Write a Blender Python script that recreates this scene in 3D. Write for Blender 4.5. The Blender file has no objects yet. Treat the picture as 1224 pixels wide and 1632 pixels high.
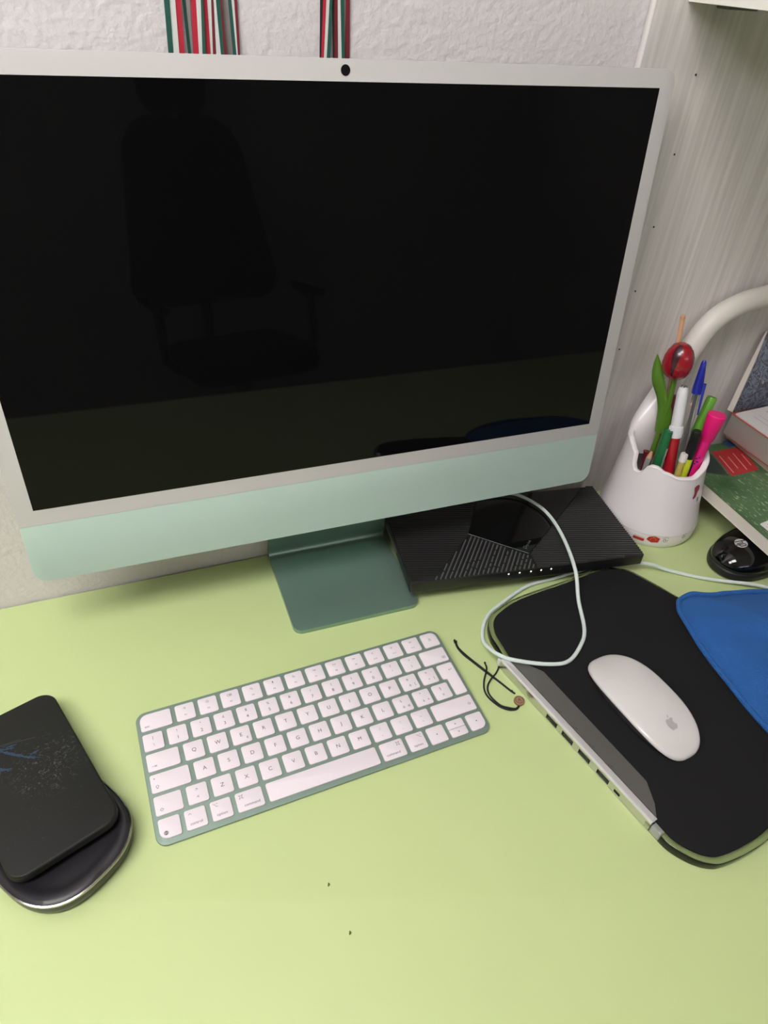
import bpy, bmesh, math, random
from mathutils import Vector, Matrix, Euler
random.seed(7)
SC = bpy.context.scene
COL = SC.collection

# ------------------------------------------------------------------ camera
cam_d = bpy.data.cameras.new('camera')
cam = bpy.data.objects.new('camera', cam_d)
COL.objects.link(cam)
cam.location = (-0.13221, -0.55021, 0.51279)
cam.rotation_euler = (0.890442, -0.063799, -0.367402)
cam_d.sensor_fit = 'AUTO'
cam_d.sensor_width = 36.0
cam_d.lens = 36.0 * 1101.06 / 1632.0
cam_d.clip_start = 0.01
SC.camera = cam
# ------------------------------------------------------------------ world, lights, exposure
world = bpy.data.worlds.new('world')
SC.world = world
world.use_nodes = True
world.node_tree.nodes['Background'].inputs[0].default_value = (0.5, 0.5, 0.5, 1)
world.node_tree.nodes['Background'].inputs[1].default_value = 0.05
LIGHTS = [  # x, y, z of the lamp, length along x, width along y, strength, tilt
    (-0.92, -0.62, 1.20, 0.60, 0.40, 17.0, 46),
    (-0.45, -0.66, 1.50, 0.60, 0.40, 17.0, 30),
    (0.45, -2.955, 1.18, 2.20, 0.26, 3.5, 90),  # invented fill lamp, brightens the back wall and panel from the front
]
LAMPS = [('pendant_light', 'tilted panel light hanging low at the left of the desk'),
         ('pendant_light', 'panel light hanging just under the ceiling above the desk front'),
         ('added_fill_lamp', 'added fill light, an unseen long tube high on the far wall behind the viewpoint')]
vs = SC.view_settings
vs.view_transform = 'Standard'
vs.look = 'None'
vs.exposure = -0.08
vs.gamma = 1.0
vs.use_curve_mapping = False

# ------------------------------------------------------------------ helpers
def lin(c):
    return tuple((x / 12.92 if x <= 0.04045 else ((x + 0.055) / 1.055) ** 2.4) for x in c)

def rgb(r, g, b):
    return lin((r / 255.0, g / 255.0, b / 255.0)) + (1.0,)

MATS = {}
def mat(name, col, rough=0.5, metal=0.0, spec=0.5, coat=0.0, noise=0.03, scale=60.0, bump=0.0, bscale=200.0, bdist=0.001,
        trans=0.0, ior=1.5, emit=None, estr=0.0, sheen=0.0, stretch=None):
    """Principled material with a procedural mottle in colour and roughness (and optional fine relief)."""
    if name in MATS:
        return MATS[name]
    m = bpy.data.materials.new(name)
    m.use_nodes = True
    nt = m.node_tree
    b = nt.nodes['Principled BSDF']
    b.inputs['Roughness'].default_value = rough
    b.inputs['Metallic'].default_value = metal
    b.inputs['Specular IOR Level'].default_value = spec
    b.inputs['Coat Weight'].default_value = coat
    b.inputs['Coat Roughness'].default_value = 0.08
    b.inputs['Transmission Weight'].default_value = trans
    b.inputs['IOR'].default_value = ior
    b.inputs['Sheen Weight'].default_value = sheen
    if emit:
        b.inputs['Emission Color'].default_value = emit
        b.inputs['Emission Strength'].default_value = estr
    tc = nt.nodes.new('ShaderNodeTexCoord')
    src = tc.outputs['Object']
    if stretch:
        mp = nt.nodes.new('ShaderNodeMapping')
        mp.inputs['Scale'].default_value = stretch
        nt.links.new(src, mp.inputs[0])
        src = mp.outputs[0]
    if noise > 0:
        n = nt.nodes.new('ShaderNodeTexNoise')
        n.inputs['Scale'].default_value = scale
        n.inputs['Detail'].default_value = 4
        nt.links.new(src, n.inputs['Vector'])
        mx = nt.nodes.new('ShaderNodeMixRGB')
        mx.inputs[1].default_value = tuple(max(0, c * (1 - noise)) for c in col[:3]) + (1,)
        mx.inputs[2].default_value = tuple(min(1, c * (1 + noise)) for c in col[:3]) + (1,)
        nt.links.new(n.outputs[0], mx.inputs[0])
        nt.links.new(mx.outputs[0], b.inputs['Base Color'])
    else:
        b.inputs['Base Color'].default_value = col
    if bump > 0:
        n2 = nt.nodes.new('ShaderNodeTexNoise')
        n2.inputs['Scale'].default_value = bscale
        n2.inputs['Detail'].default_value = 3
        nt.links.new(src, n2.inputs['Vector'])
        bp = nt.nodes.new('ShaderNodeBump')
        bp.inputs['Strength'].default_value = bump
        bp.inputs['Distance'].default_value = bdist
        nt.links.new(n2.outputs[0], bp.inputs['Height'])
        nt.links.new(bp.outputs[0], b.inputs['Normal'])
    MATS[name] = m
    return m

def nodes_of(m):
    return m.node_tree, m.node_tree.nodes['Principled BSDF']

def empty(name, loc=(0, 0, 0), rot=(0, 0, 0), label=None, cat=None, group=None):
    o = bpy.data.objects.new(name, None)
    COL.objects.link(o)
    o.location = loc
    o.rotation_euler = rot
    o.empty_display_size = 0.02
    tag(o, label, cat, group)
    return o

def tag(o, label=None, cat=None, group=None, kind=None):
    if label: o['label'] = label
    if cat: o['category'] = cat
    if group: o['group'] = group
    if kind: o['kind'] = kind
    return o

def build(name, bm, m, parent=None, smooth=True, angle=35, loc=None, rot=None):
    bmesh.ops.remove_doubles(bm, verts=bm.verts, dist=1e-7)
    bmesh.ops.recalc_face_normals(bm, faces=bm.faces)
    me = bpy.data.meshes.new(name)
    bm.to_mesh(me)
    bm.free()
    ms = m if isinstance(m, (list, tuple)) else [m]
    for k in ms:
        me.materials.append(k)
    if smooth:
        me.polygons.foreach_set('use_smooth', [True] * len(me.polygons))
        me.set_sharp_from_angle(angle=math.radians(angle))
    o = bpy.data.objects.new(name, me)
    COL.objects.link(o)
    if parent: o.parent = parent
    if loc: o.location = loc
    if rot: o.rotation_euler = rot
    return o

def share(src, name, parent=None, loc=(0, 0, 0), rot=(0, 0, 0)):
    o = bpy.data.objects.new(name, src.data)
    COL.objects.link(o)
    if parent: o.parent = parent
    o.location = loc
    o.rotation_euler = rot
    return o

def rpoly(pts, radii, n=6):
    """polygon with filleted corners"""
    out = []
    N = len(pts)
    if not isinstance(radii, (list, tuple)): radii = [radii] * N
    for i in range(N):
        p = Vector(pts[i]).to_2d(); a = Vector(pts[i - 1]).to_2d(); b = Vector(pts[(i + 1) % N]).to_2d()
        r = radii[i]
        u = (a - p).normalized(); v = (b - p).normalized()
        if r <= 0:
            out.append((p.x, p.y)); continue
        half = u.angle(v) / 2
        d = r / math.tan(half)
        c = p + (u + v).normalized() * (r / math.sin(half))
        s = p + u * d - c; e = p + v * d - c
        a0 = math.atan2(s.y, s.x); a1 = math.atan2(e.y, e.x)
        da = (a1 - a0 + math.pi) % (2 * math.pi) - math.pi
        for k in range(n + 1):
            t = a0 + da * k / n
            out.append((c.x + r * math.cos(t), c.y + r * math.sin(t)))
    return out

def rrect(x0, y0, x1, y1, r, n=6):
    return rpoly([(x0, y0), (x1, y0), (x1, y1), (x0, y1)], r, n)

def catmull(pts, n=8, closed=True):
    P = [Vector(p) for p in pts]
    N = len(P)
    out = []
    rng = range(N) if closed else range(N - 1)
    for i in rng:
        if closed:
            p0, p1, p2, p3 = P[i - 1], P[i], P[(i + 1) % N], P[(i + 2) % N]
        else:
            p1, p2 = P[i], P[i + 1]
            p0 = P[i - 1] if i > 0 else p1 * 2 - p2
            p3 = P[i + 2] if i + 2 < N else p2 * 2 - p1
        for k in range(n):
            t = k / n
            out.append(0.5 * ((2 * p1) + (p2 - p0) * t + (2 * p0 - 5 * p1 + 4 * p2 - p3) * t * t + (3 * p1 - p0 - 3 * p2 + p3) * t ** 3))
    if not closed: out.append(P[-1].copy())
    return out

def inset(poly, d):
    """move each vertex inwards by d (poly counter-clockwise); smooth outlines only"""
    N = len(poly); out = []
    for i in range(N):
        p = Vector(poly[i]); a = Vector(poly[i - 1]); b = Vector(poly[(i + 1) % N])
        e1 = (p - a); e2 = (b - p)
        if e1.length < 1e-9: e1 = e2
        if e2.length < 1e-9: e2 = e1
        e1 = e1.normalized(); e2 = e2.normalized()
        n1 = Vector((-e1.y, e1.x)); n2 = Vector((-e2.y, e2.x))
        nn = n1 + n2
        if nn.length < 1e-6: nn = n1
        nn.normalize()
        k = max(0.4, nn.dot(n1))
        q = p + nn * (d / k)
        out.append((q.x, q.y))
    return out

def area2(poly):
    return sum(poly[i - 1][0] * poly[i][1] - poly[i][0] * poly[i - 1][1] for i in range(len(poly))) / 2

def add_loops(bm, loops, cap0=True, cap1=True, mi=0, closed=True):
    rows = [[bm.verts.new(v) for v in L] for L in loops]
    n = len(rows[0])
    fs = []
    for a, b in zip(rows, rows[1:]):
        for i in range(n if closed else n - 1):
            j = (i + 1) % n
            try: fs.append(bm.faces.new((a[i], a[j], b[j], b[i])))
            except ValueError: pass
    if cap0: fs.append(bm.faces.new(rows[0][::-1]))
    if cap1: fs.append(bm.faces.new(rows[-1]))
    for f in fs: f.material_index = mi
    return rows

def add_slab(bm, poly, z0, z1, bev=0.0, bevb=0.0, seg=3, mi=0, xf=None):
    """prism over a 2D outline with rounded top (bev) and bottom (bevb) edges; xf maps (x, y, z)"""
    if area2(poly) < 0: poly = poly[::-1]
    loops = []
    if bevb > 0:
        for k in range(seg + 1):
            t = k / seg * math.pi / 2
            q = inset(poly, bevb * (1 - math.sin(t)))
            loops.append([(x, y, z0 + bevb * (1 - math.cos(t))) for x, y in q])
    else:
        loops.append([(x, y, z0) for x, y in poly])
    if bev > 0:
        for k in range(seg + 1):
            t = k / seg * math.pi / 2
            q = inset(poly, bev * (1 - math.cos(t))) if k else poly
            loops.append([(x, y, z1 - bev * (1 - math.sin(t))) for x, y in q])
    else:
        loops.append([(x, y, z1) for x, y in poly])
    if xf: loops = [[xf(*v) for v in L] for L in loops]
    return add_loops(bm, loops, mi=mi)

def slab(poly, z0, z1, bev=0.0, bevb=0.0, seg=3, xf=None):
    bm = bmesh.new()
    add_slab(bm, poly, z0, z1, bev, bevb, seg, xf=xf)
    return bm

def add_box(bm, x0, y0, z0, x1, y1, z1, xf=None, mi=0):
    v = [(x, y, z) for z in (z0, z1) for x, y in ((x0, y0), (x1, y0), (x1, y1), (x0, y1))]
    if xf: v = [xf(*p) for p in v]
    V = [bm.verts.new(p) for p in v]
    for f in ((3, 2, 1, 0), (4, 5, 6, 7), (0, 1, 5, 4), (1, 2, 6, 5), (2, 3, 7, 6), (3, 0, 4, 7)):
        bm.faces.new([V[i] for i in f]).material_index = mi

def box(x0, y0, z0, x1, y1, z1, bev=0.0):
    bm = bmesh.new()
    add_box(bm, x0, y0, z0, x1, y1, z1)
    if bev > 0:
        bmesh.ops.bevel(bm, geom=bm.edges[:], offset=bev, segments=2, affect='EDGES', profile=0.5)
    return bm

def frame_of(d):
    d = d.normalized()
    a = Vector((0, 0, 1)) if abs(d.z) < 0.9 else Vector((1, 0, 0))
    u = d.cross(a).normalized()
    return u, u.cross(d)

def add_tube(bm, pts, rad, n=10, cap=True, mi=0):
    P = [Vector(p) for p in pts]
    if not isinstance(rad, (list, tuple)): rad = [rad] * len(P)
    loops = []
    u = None
    for i, p in enumerate(P):
        d = (P[min(i + 1, len(P) - 1)] - P[max(i - 1, 0)])
        if u is None:
            u, w = frame_of(d)
        else:
            dn = d.normalized()
            u = (u - dn * u.dot(dn)).normalized(); w = u.cross(dn)
        loops.append([p + (u * math.cos(t) + w * math.sin(t)) * rad[i] for t in (2 * math.pi * k / n for k in range(n))])
    add_loops(bm, loops, cap, cap, mi)

def tube(pts, rad, n=10, cap=True):
    bm = bmesh.new()
    add_tube(bm, pts, rad, n, cap)
    return bm

def add_axis_lathe(bm, a, b, prof, n=16, mi=0, cap0=True, cap1=True):
    """profile [(distance from a along a->b, radius)] turned about the axis a->b"""
    a = Vector(a); d = (Vector(b) - a).normalized()
    u, w = frame_of(d)
    loops = [[a + d * s + (u * math.cos(t) + w * math.sin(t)) * max(r, 1e-5) for t in (2 * math.pi * k / n for k in range(n))] for s, r in prof]
    add_loops(bm, loops, cap0, cap1, mi)

def axis_lathe(a, b, prof, n=16, cap0=True, cap1=True):
    bm = bmesh.new()
    add_axis_lathe(bm, a, b, prof, n, 0, cap0, cap1)
    return bm

def ribbon_solid(path, halfw, thick, axis=(1, 0, 0)):
    """solid strip swept along a path of points; halfw per point; axis = width direction"""
    bm = bmesh.new()
    ax = Vector(axis)
    P = [Vector(p) for p in path]
    loops = []
    for i, p in enumerate(P):
        d = (P[min(i + 1, len(P) - 1)] - P[max(i - 1, 0)]).normalized()
        nrm = ax.cross(d).normalized()
        w = ax * halfw[i]; h = nrm * thick / 2
        loops.append([p - w - h, p + w - h, p + w + h, p - w + h])
    add_loops(bm, loops)
    return bm

_txt = {}
def add_text(bm, s, size, xf, align='CENTER', mi=0):
    """flat lettering: glyph outlines filled, placed by xf(x, y) -> 3D point"""
    key = (s, align)
    if key not in _txt:
        cu = bpy.data.curves.new('lettering', 'FONT')
        cu.body = s
        cu.align_x = align
        cu.align_y = 'CENTER'
        cu.resolution_u = 3
        ob = bpy.data.objects.new('lettering', cu)
        COL.objects.link(ob)
        dg = bpy.context.evaluated_depsgraph_get()
        me = bpy.data.meshes.new_from_object(ob.evaluated_get(dg))
        _txt[key] = ([tuple(v.co) for v in me.vertices], [tuple(p.vertices) for p in me.polygons])
        bpy.data.objects.remove(ob)
        bpy.data.curves.remove(cu)
        bpy.data.meshes.remove(me)
    vs_, fs_ = _txt[key]
    V = [bm.verts.new(xf(x * size, y * size)) for x, y, z in vs_]
    for f in fs_:
        try: bm.faces.new([V[i] for i in f]).material_index = mi
        except ValueError: pass

def add_disc(bm, cx, cy, r, xf, n=20, mi=0, ry=None):
    V = [bm.verts.new(xf(cx + r * math.cos(2 * math.pi * k / n), cy + (ry or r) * math.sin(2 * math.pi * k / n))) for k in range(n)]
    bm.faces.new(V).material_index = mi

def add_poly(bm, pts, xf, mi=0):
    V = [bm.verts.new(xf(x, y)) for x, y in pts]
    bm.faces.new(V).material_index = mi

def add_stroke(bm, pts, w, xf, mi=0):
    """a drawn line of width w through 2D points"""
    for (x0, y0), (x1, y1) in zip(pts, pts[1:]):
        dx, dy = x1 - x0, y1 - y0
        l = math.hypot(dx, dy) or 1
        nx, ny = -dy / l * w / 2, dx / l * w / 2
        add_poly(bm, [(x0 - nx, y0 - ny), (x1 - nx, y1 - ny), (x1 + nx, y1 + ny), (x0 + nx, y0 + ny)], xf, mi)

def add_ring(bm, cx, cy, r, w, xf, n=20, a0=0.0, a1=2 * math.pi, mi=0):
    pts = [(cx + r * math.cos(a0 + (a1 - a0) * k / n), cy + r * math.sin(a0 + (a1 - a0) * k / n)) for k in range(n + 1)]
    add_stroke(bm, pts, w, xf, mi)

# ------------------------------------------------------------------ materials
M_wall = mat('plaster', rgb(218, 213, 212), 0.9, noise=0.02, scale=8, bump=0.42, bscale=170, bdist=0.003, spec=0.2)
M_ceil = mat('ceiling_paint', rgb(235, 233, 230), 0.9, noise=0.02)
M_floor = mat('floor_tile', rgb(196, 190, 182), 0.5, noise=0.06, scale=5)
M_back = mat('far_wall_paint', rgb(222, 219, 216), 0.9, noise=0.05, scale=4)
M_dark = mat('dark_cloth', rgb(20, 20, 24), 0.9, noise=0.1)
M_desk = mat('desk_laminate', rgb(192, 208, 147), 0.42, noise=0.02, scale=14, spec=0.35, bump=0.05, bscale=900, bdist=0.0002)
M_edge = mat('desk_edge', rgb(190, 206, 140), 0.5)
M_white_lam = mat('white_laminate', rgb(226, 224, 216), 0.45)
M_steel = mat('leg_steel', rgb(120, 120, 122), 0.4, metal=1.0)
M_mint = mat('mint_front', rgb(188, 210, 201), 0.42, noise=0.015, spec=0.4)
M_bezel = mat('white_bezel', rgb(193, 191, 189), 0.3, noise=0.01, spec=0.4)
M_screen = mat('black_screen_glass', rgb(10, 10, 11), 0.03, noise=0.02, spec=0.17)
M_lens = mat('camera_lens', rgb(8, 8, 12), 0.1, noise=0)
M_mint_metal = mat('anodised_green_aluminium', rgb(140, 168, 154), 0.34, metal=0.65, noise=0.03, scale=90)
M_kb_metal = mat('keyboard_aluminium', rgb(132, 152, 140), 0.42, metal=0.4, noise=0.02)
M_key = mat('key_plastic', rgb(228, 219, 224), 0.55, noise=0.01, spec=0.35)
M_ink = mat('key_ink', rgb(88, 82, 86), 0.7, noise=0)
M_mouse = mat('white_gloss_shell', rgb(216, 213, 210), 0.22, noise=0.01, coat=0.4)
M_alu = mat('brushed_aluminium', rgb(196, 196, 198), 0.35, metal=1.0, noise=0.03)
M_alu_dark = mat('grey_hub_top', rgb(140, 139, 138), 0.42, metal=0.75, noise=0.04, scale=40)
M_bright = mat('polished_edge', rgb(240, 238, 240), 0.25, metal=0.6, noise=0)
M_logo_grey = mat('pale_grey_print', rgb(176, 174, 172), 0.4, noise=0)
M_padcloth = mat('black_pad_cloth', rgb(27, 27, 28), 0.85, noise=0.12, scale=900, spec=0.2, bump=0.25, bscale=2500, bdist=0.0003)
M_acryl = mat('clear_acrylic', (0.93, 0.96, 0.9, 1), 0.04, trans=1.0, ior=1.49, noise=0)
M_port = mat('port_black', rgb(16, 15, 15), 0.5, noise=0)
M_blackpl = mat('black_plastic', rgb(24, 24, 24), 0.42, noise=0.05)
M_blackgl = mat('black_gloss', rgb(9, 9, 10), 0.08, noise=0.05, coat=0.3)
M_rubber = mat('black_rubber', rgb(20, 20, 21), 0.6, noise=0.06)
M_cable = mat('cable_sleeve', rgb(212, 225, 218), 0.6, noise=0.03, scale=500, bump=0.2, bscale=1500, bdist=0.0002)
M_cord = mat('black_cord', rgb(18, 18, 18), 0.7, noise=0.1, scale=600)
M_wood = mat('bead_wood', rgb(150, 116, 88), 0.55, noise=0.18, scale=300)
M_ink_dark = mat('dark_print', rgb(50, 40, 36), 0.6, noise=0)
M_lampw = mat('white_lamp_plastic', rgb(240, 234, 235), 0.3, noise=0.01, coat=0.25)
M_arm = mat('gooseneck_skin', rgb(214, 208, 200), 0.45, noise=0.015)
M_red = mat('red_gloss', rgb(152, 18, 36), 0.25, noise=0.05, coat=0.5)
M_panel = None

# ------------------------------------------------------------------ room
X0, X1, Y0, FZ, CZ = -2.4, 1.9, -3.0, -0.74, 1.62
def struct(name, bm, m, **k):
    o = build(name, bm, m, smooth=False, **k)
    o['kind'] = 'structure'
    return o
struct('wall_back', box(X0, 0.0, FZ, X1, 0.12, CZ), M_wall)
struct('wall_left', box(X0 - 0.1, Y0, FZ, X0, 0.0, CZ), M_ceil)
struct('wall_right', box(X1, Y0, FZ, X1 + 0.1, 0.0, CZ), M_back)
struct('wall_front', box(X0, Y0 - 0.1, FZ, X1, Y0, CZ), M_back)
struct('floor', box(X0, Y0, FZ - 0.1, X1, 0.0, FZ), M_floor)
struct('ceiling', box(X0, Y0, CZ, X1, 0.0, CZ + 0.1), M_ceil)

for i, (lx, ly, lz, sx, sy, st, tl) in enumerate(LIGHTS):
    r = empty(LAMPS[i][0], (lx, ly, lz), (math.radians(tl), 0, 0), label=LAMPS[i][1], cat='light')
    fr = bmesh.new()
    for (a, b, c, d) in ((-sx / 2 - .03, -sy / 2 - .03, sx / 2 + .03, -sy / 2), (-sx / 2 - .03, sy / 2, sx / 2 + .03, sy / 2 + .03),
                         (-sx / 2 - .03, -sy / 2, -sx / 2, sy / 2), (sx / 2, -sy / 2, sx / 2 + .03, sy / 2)):
        add_box(fr, a, b, -0.05, c, d, 0)
    add_box(fr, -sx / 2, -sy / 2, -0.015, sx / 2, sy / 2, 0)
    build('frame', fr, M_white_lam, r, smooth=False)
    em = mat('lamp_glow_%d' % i, rgb(255, 250, 240), 0.5, emit=(1.0, 0.962, 0.985, 1), estr=st, noise=0)
    build('diffuser', box(-sx / 2, -sy / 2, -0.045, sx / 2, sy / 2, -0.035), em, r, smooth=False)
    if i < 2:
        up = Euler((math.radians(tl), 0, 0)).to_matrix().inverted() @ Vector((0, 0, CZ - lz))
        build('suspension_rod', tube([(0, 0, -.01), up], .006, 8), M_steel, r)

# wood-grain back panel of the shelf unit
M_panel = mat('grey_ash_laminate', rgb(186, 182, 177), 0.6, noise=0.0, spec=0.3)
nt, bs = nodes_of(M_panel)
tc = nt.nodes.new('ShaderNodeTexCoord')
mp = nt.nodes.new('ShaderNodeMapping'); mp.inputs['Scale'].default_value = (1, 1, 0.035)
nt.links.new(tc.outputs['Object'], mp.inputs[0])
n1 = nt.nodes.new('ShaderNodeTexNoise'); n1.inputs['Scale'].default_value = 210; n1.inputs['Detail'].default_value = 5
n1.inputs['Distortion'].default_value = 0.4
nt.links.new(mp.outputs[0], n1.inputs['Vector'])
n3 = nt.nodes.new('ShaderNodeTexNoise'); n3.inputs['Scale'].default_value = 45; n3.inputs['Detail'].default_value = 2
nt.links.new(mp.outputs[0], n3.inputs['Vector'])
ad = nt.nodes.new('ShaderNodeMath'); ad.operation = 'MULTIPLY_ADD'; ad.inputs[1].default_value = 0.35
nt.links.new(n3.outputs[0], ad.inputs[0]); nt.links.new(n1.outputs[0], ad.inputs[2])
cr = nt.nodes.new('ShaderNodeValToRGB')
cr.color_ramp.elements[0].position = 0.52; cr.color_ramp.elements[0].color = rgb(207, 202, 198)
cr.color_ramp.elements[1].position = 0.86; cr.color_ramp.elements[1].color = rgb(227, 222, 219)
nt.links.new(ad.outputs[0], cr.inputs[0]); nt.links.new(cr.outputs[0], bs.inputs['Base Color'])
bp = nt.nodes.new('ShaderNodeBump'); bp.inputs['Strength'].default_value = 0.15; bp.inputs['Distance'].default_value = 0.0004
nt.links.new(n1.outputs[0], bp.inputs['Height']); nt.links.new(bp.outputs[0], bs.inputs['Normal'])

unit = empty('shelf_unit', (0.75, 0, 0), label='pale grey wood grain shelf back panel standing behind the pencil holder', cat='shelf unit')
PX, PY = 0.3035, -0.008
build('back_panel', box(PX - 0.75, PY, 0.0, 1.25 - 0.75, -0.001, 1.3), M_panel, unit, smooth=False)
shelf = build('shelf_board', box(0.3335 - 0.75, -0.20, 0.4985, 1.25 - 0.75, PY - 0.0005, 0.5205), M_white_lam, unit, smooth=False)
shelf['label'] = 'white shelf board at the top edge of the view'
build('bracket', box(0.362 - 0.75, PY - 0.016, 0.4955, 0.392 - 0.75, PY - 0.001, 0.4985, 0.001), mat('bracket_grey', rgb(90, 88, 84), 0.5), unit)
M_hole = mat('nail_dark', rgb(40, 36, 33), 0.7, noise=0)
for hz, hx in ((0.450, .3625), (0.389, .365), (0.326, .366), (0.263, .367), (0.199, .369)):
    bm = bmesh.new()
    add_axis_lathe(bm, (hx - 0.75, PY + 0.0003, hz), (hx - 0.75, PY - 0.01, hz), [(0, 0.0009), (0.0008, 0.0009), (0.0011, 0.0005)], 8)
    build('nail', bm, M_hole, unit)

# ------------------------------------------------------------------ desk
desk = empty('desk', (0.1, -0.37, FZ), label='desk with a lime green laminate top under the computer', cat='desk')
build('tabletop', slab(rrect(-1.2, -0.42, 1.1, 0.3685, 0.004), 0.712, 0.74, 0.0015), M_desk, desk)
for sx in (-1.14, 1.0):
    for sy in (-0.36, 0.30):
        build('leg', box(sx, sy, 0.0, sx + 0.05, sy + 0.05, 0.712, 0.002), M_steel, desk)
for (sx, sy), i in (((-0.06136, -0.3486), 0), ((-0.05719, -0.38294), 1)):
    bm = bmesh.new()
    bmesh.ops.create_icosphere(bm, subdivisions=2, radius=1.0)
    for v in bm.verts:
        v.co *= 1 + 0.25 * math.sin(7 * v.co.x + 5 * v.co.z)
        v.co.x *= 0.0008; v.co.y *= 0.0013; v.co.z = v.co.z * 0.0004 + 0.0003
    o = build('crumb', bm, mat('crumb_brown', rgb(92, 104, 52), 0.8), loc=(sx, sy, 0.0), rot=(0, 0, -0.4))
    tag(o, ('tiny dark crumb on the green desk, the one nearer the keyboard' if i == 0 else 'tiny dark crumb on the green desk, the one nearer the desk front'), 'crumb')

# ------------------------------------------------------------------ added office chair, its reflection stands in for a figure in the screen
ch = empty('stand_in_chair', (.24, -2.10, FZ), (0, 0, math.radians(-14)), label='added black office chair with headrest, its reflection standing in for a dark figure in the screen', cat='chair')
M_chair = mat('chair_fabric', rgb(30, 30, 34), 0.9, noise=0.12, scale=300, bump=0.2, bscale=700)
build('seat', slab(rrect(-.24, -.20, .24, .24, .09, 8), .43, .51, .03, .02), M_chair, ch)
def chb(x, y, z):   # curved back, leaning a little
    return (x, -.24 - .10 * (z - .55) / .7 + .55 * x * x, z)
def superell_pts(cx, cz, a, b, e, n=36):
    return [(cx + a * math.copysign(abs(math.cos(t)) ** (2 / e), math.cos(t)), cz + b * math.copysign(abs(math.sin(t)) ** (2 / e), math.sin(t))) for t in (2 * math.pi * k / n for k in range(n))]
bm = bmesh.new()
bp_ = rpoly([(-.30, .62), (.30, .62), (.20, 1.26), (-.20, 1.26)], [.08, .08, .14, .14], 8)
add_loops(bm, [[chb(x, 0, z) for x, z in inset(bp_, .025)], [tuple(Vector(chb(x, 0, z)) + Vector((0, -.02, 0))) for x, z in bp_], [tuple(Vector(chb(x, 0, z)) + Vector((0, -.05, 0))) for x, z in bp_], [tuple(Vector(chb(x, 0, z)) + Vector((0, -.07, 0))) for x, z in inset(bp_, .025)]])
build('backrest', bm, M_chair, ch)
hb_ = superell_pts(0, 1.36, .125, .115, 2.4)
bm = bmesh.new()
add_loops(bm, [[chb(x, 0, z) for x, z in inset(hb_, .03)], [tuple(Vector(chb(x, 0, z)) + Vector((0, -.02, 0))) for x, z in hb_], [tuple(Vector(chb(x, 0, z)) + Vector((0, -.05, 0))) for x, z in hb_], [tuple(Vector(chb(x, 0, z)) + Vector((0, -.07, 0))) for x, z in inset(hb_, .03)]])
build('headrest', bm, M_chair, ch)
build('headrest_stem', tube([(0, -.36, 1.10), (0, -.385, 1.36)], .03, 10), M_blackpl, ch)
build('back_bracket', tube([(0, -.10, .42), (0, -.27, .42), (0, -.31, .50), (0, -.31, .70)], .02, 10), M_blackpl, ch)
build('gas_column', tube([(0, 0, .10), (0, 0, .43)], .028, 14), M_steel, ch)
for k in range(5):
    a = 2 * math.pi * k / 5 + .3
    e = Vector((.28 * math.cos(a), .28 * math.sin(a), .075))
    build('leg', tube([(0, 0, .115), e * .5 + Vector((0, 0, .06)), e], [.026, .022, .016], 10), M_blackpl, ch)
    build('caster', axis_lathe(e + Vector((-math.sin(a) * .022, math.cos(a) * .022, -.047)), e + Vector((math.sin(a) * .022, -math.cos(a) * .022, -.047)), [(0, .020), (.004, .027), (.040, .027), (.044, .020)], 16), M_rubber, ch)
for sx in (-1, 1):
    build('armrest', tube([(sx * .25, .05, .46), (sx * .29, .05, .50), (sx * .29, .03, .66), (sx * .29, -.10, .68), (sx * .29, .12, .68)], .016, 10), M_blackpl, ch)

# ------------------------------------------------------------------ all-in-one computer
T = 0.10475; HP = 0.37535; MT = 0.013; MS = 0.0141; SH = 0.2925; SW = 0.260; W = 0.2735
ct, st_ = math.cos(T), math.sin(T)
CHIN = HP - MT - SH - MS
comp = empty('desktop_computer', (0.04244, -0.0729, 0.0), (0, 0, -0.0131),
             label='white and mint green all-in-one desktop computer with a black screen', cat='computer')
def face(x, h, d):
    return (x, h * st_ - d * ct, 0.0836 + h * ct + d * st_)
R = 0.0105
# housing behind the front plates
build('housing', slab(rrect(-W, 0, W, HP, R, 8), -0.0115, -0.0012, 0.0006, 0.002, xf=face), M_mint_metal, comp)
bz = rpoly([(-W, CHIN), (W, CHIN), (W, HP), (-W, HP)], [0.0001, 0.0001, R, R], 8)
build('bezel', slab(bz, -0.0012, 0.0, 0.00015, xf=face), M_bezel, comp)
chn = rpoly([(-W, 0), (W, 0), (W, CHIN), (-W, CHIN)], [R, R, 0.0001, 0.0001], 8)
build('chin', slab(chn, -0.0012, -0.0001, 0.00015, xf=face), M_mint, comp)
build('screen', slab([(-SW, HP - MT - SH), (SW, HP - MT - SH), (SW, HP - MT), (-SW, HP - MT)], -0.0006, 0.00015, xf=face), M_screen, comp, smooth=False)
bm = bmesh.new(); add_disc(bm, 0, 0, 0.0033, lambda x, y: face(x, HP - MT / 2 + y, 0.0003), 24)
build('webcam', bm, M_lens, comp)
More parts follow.
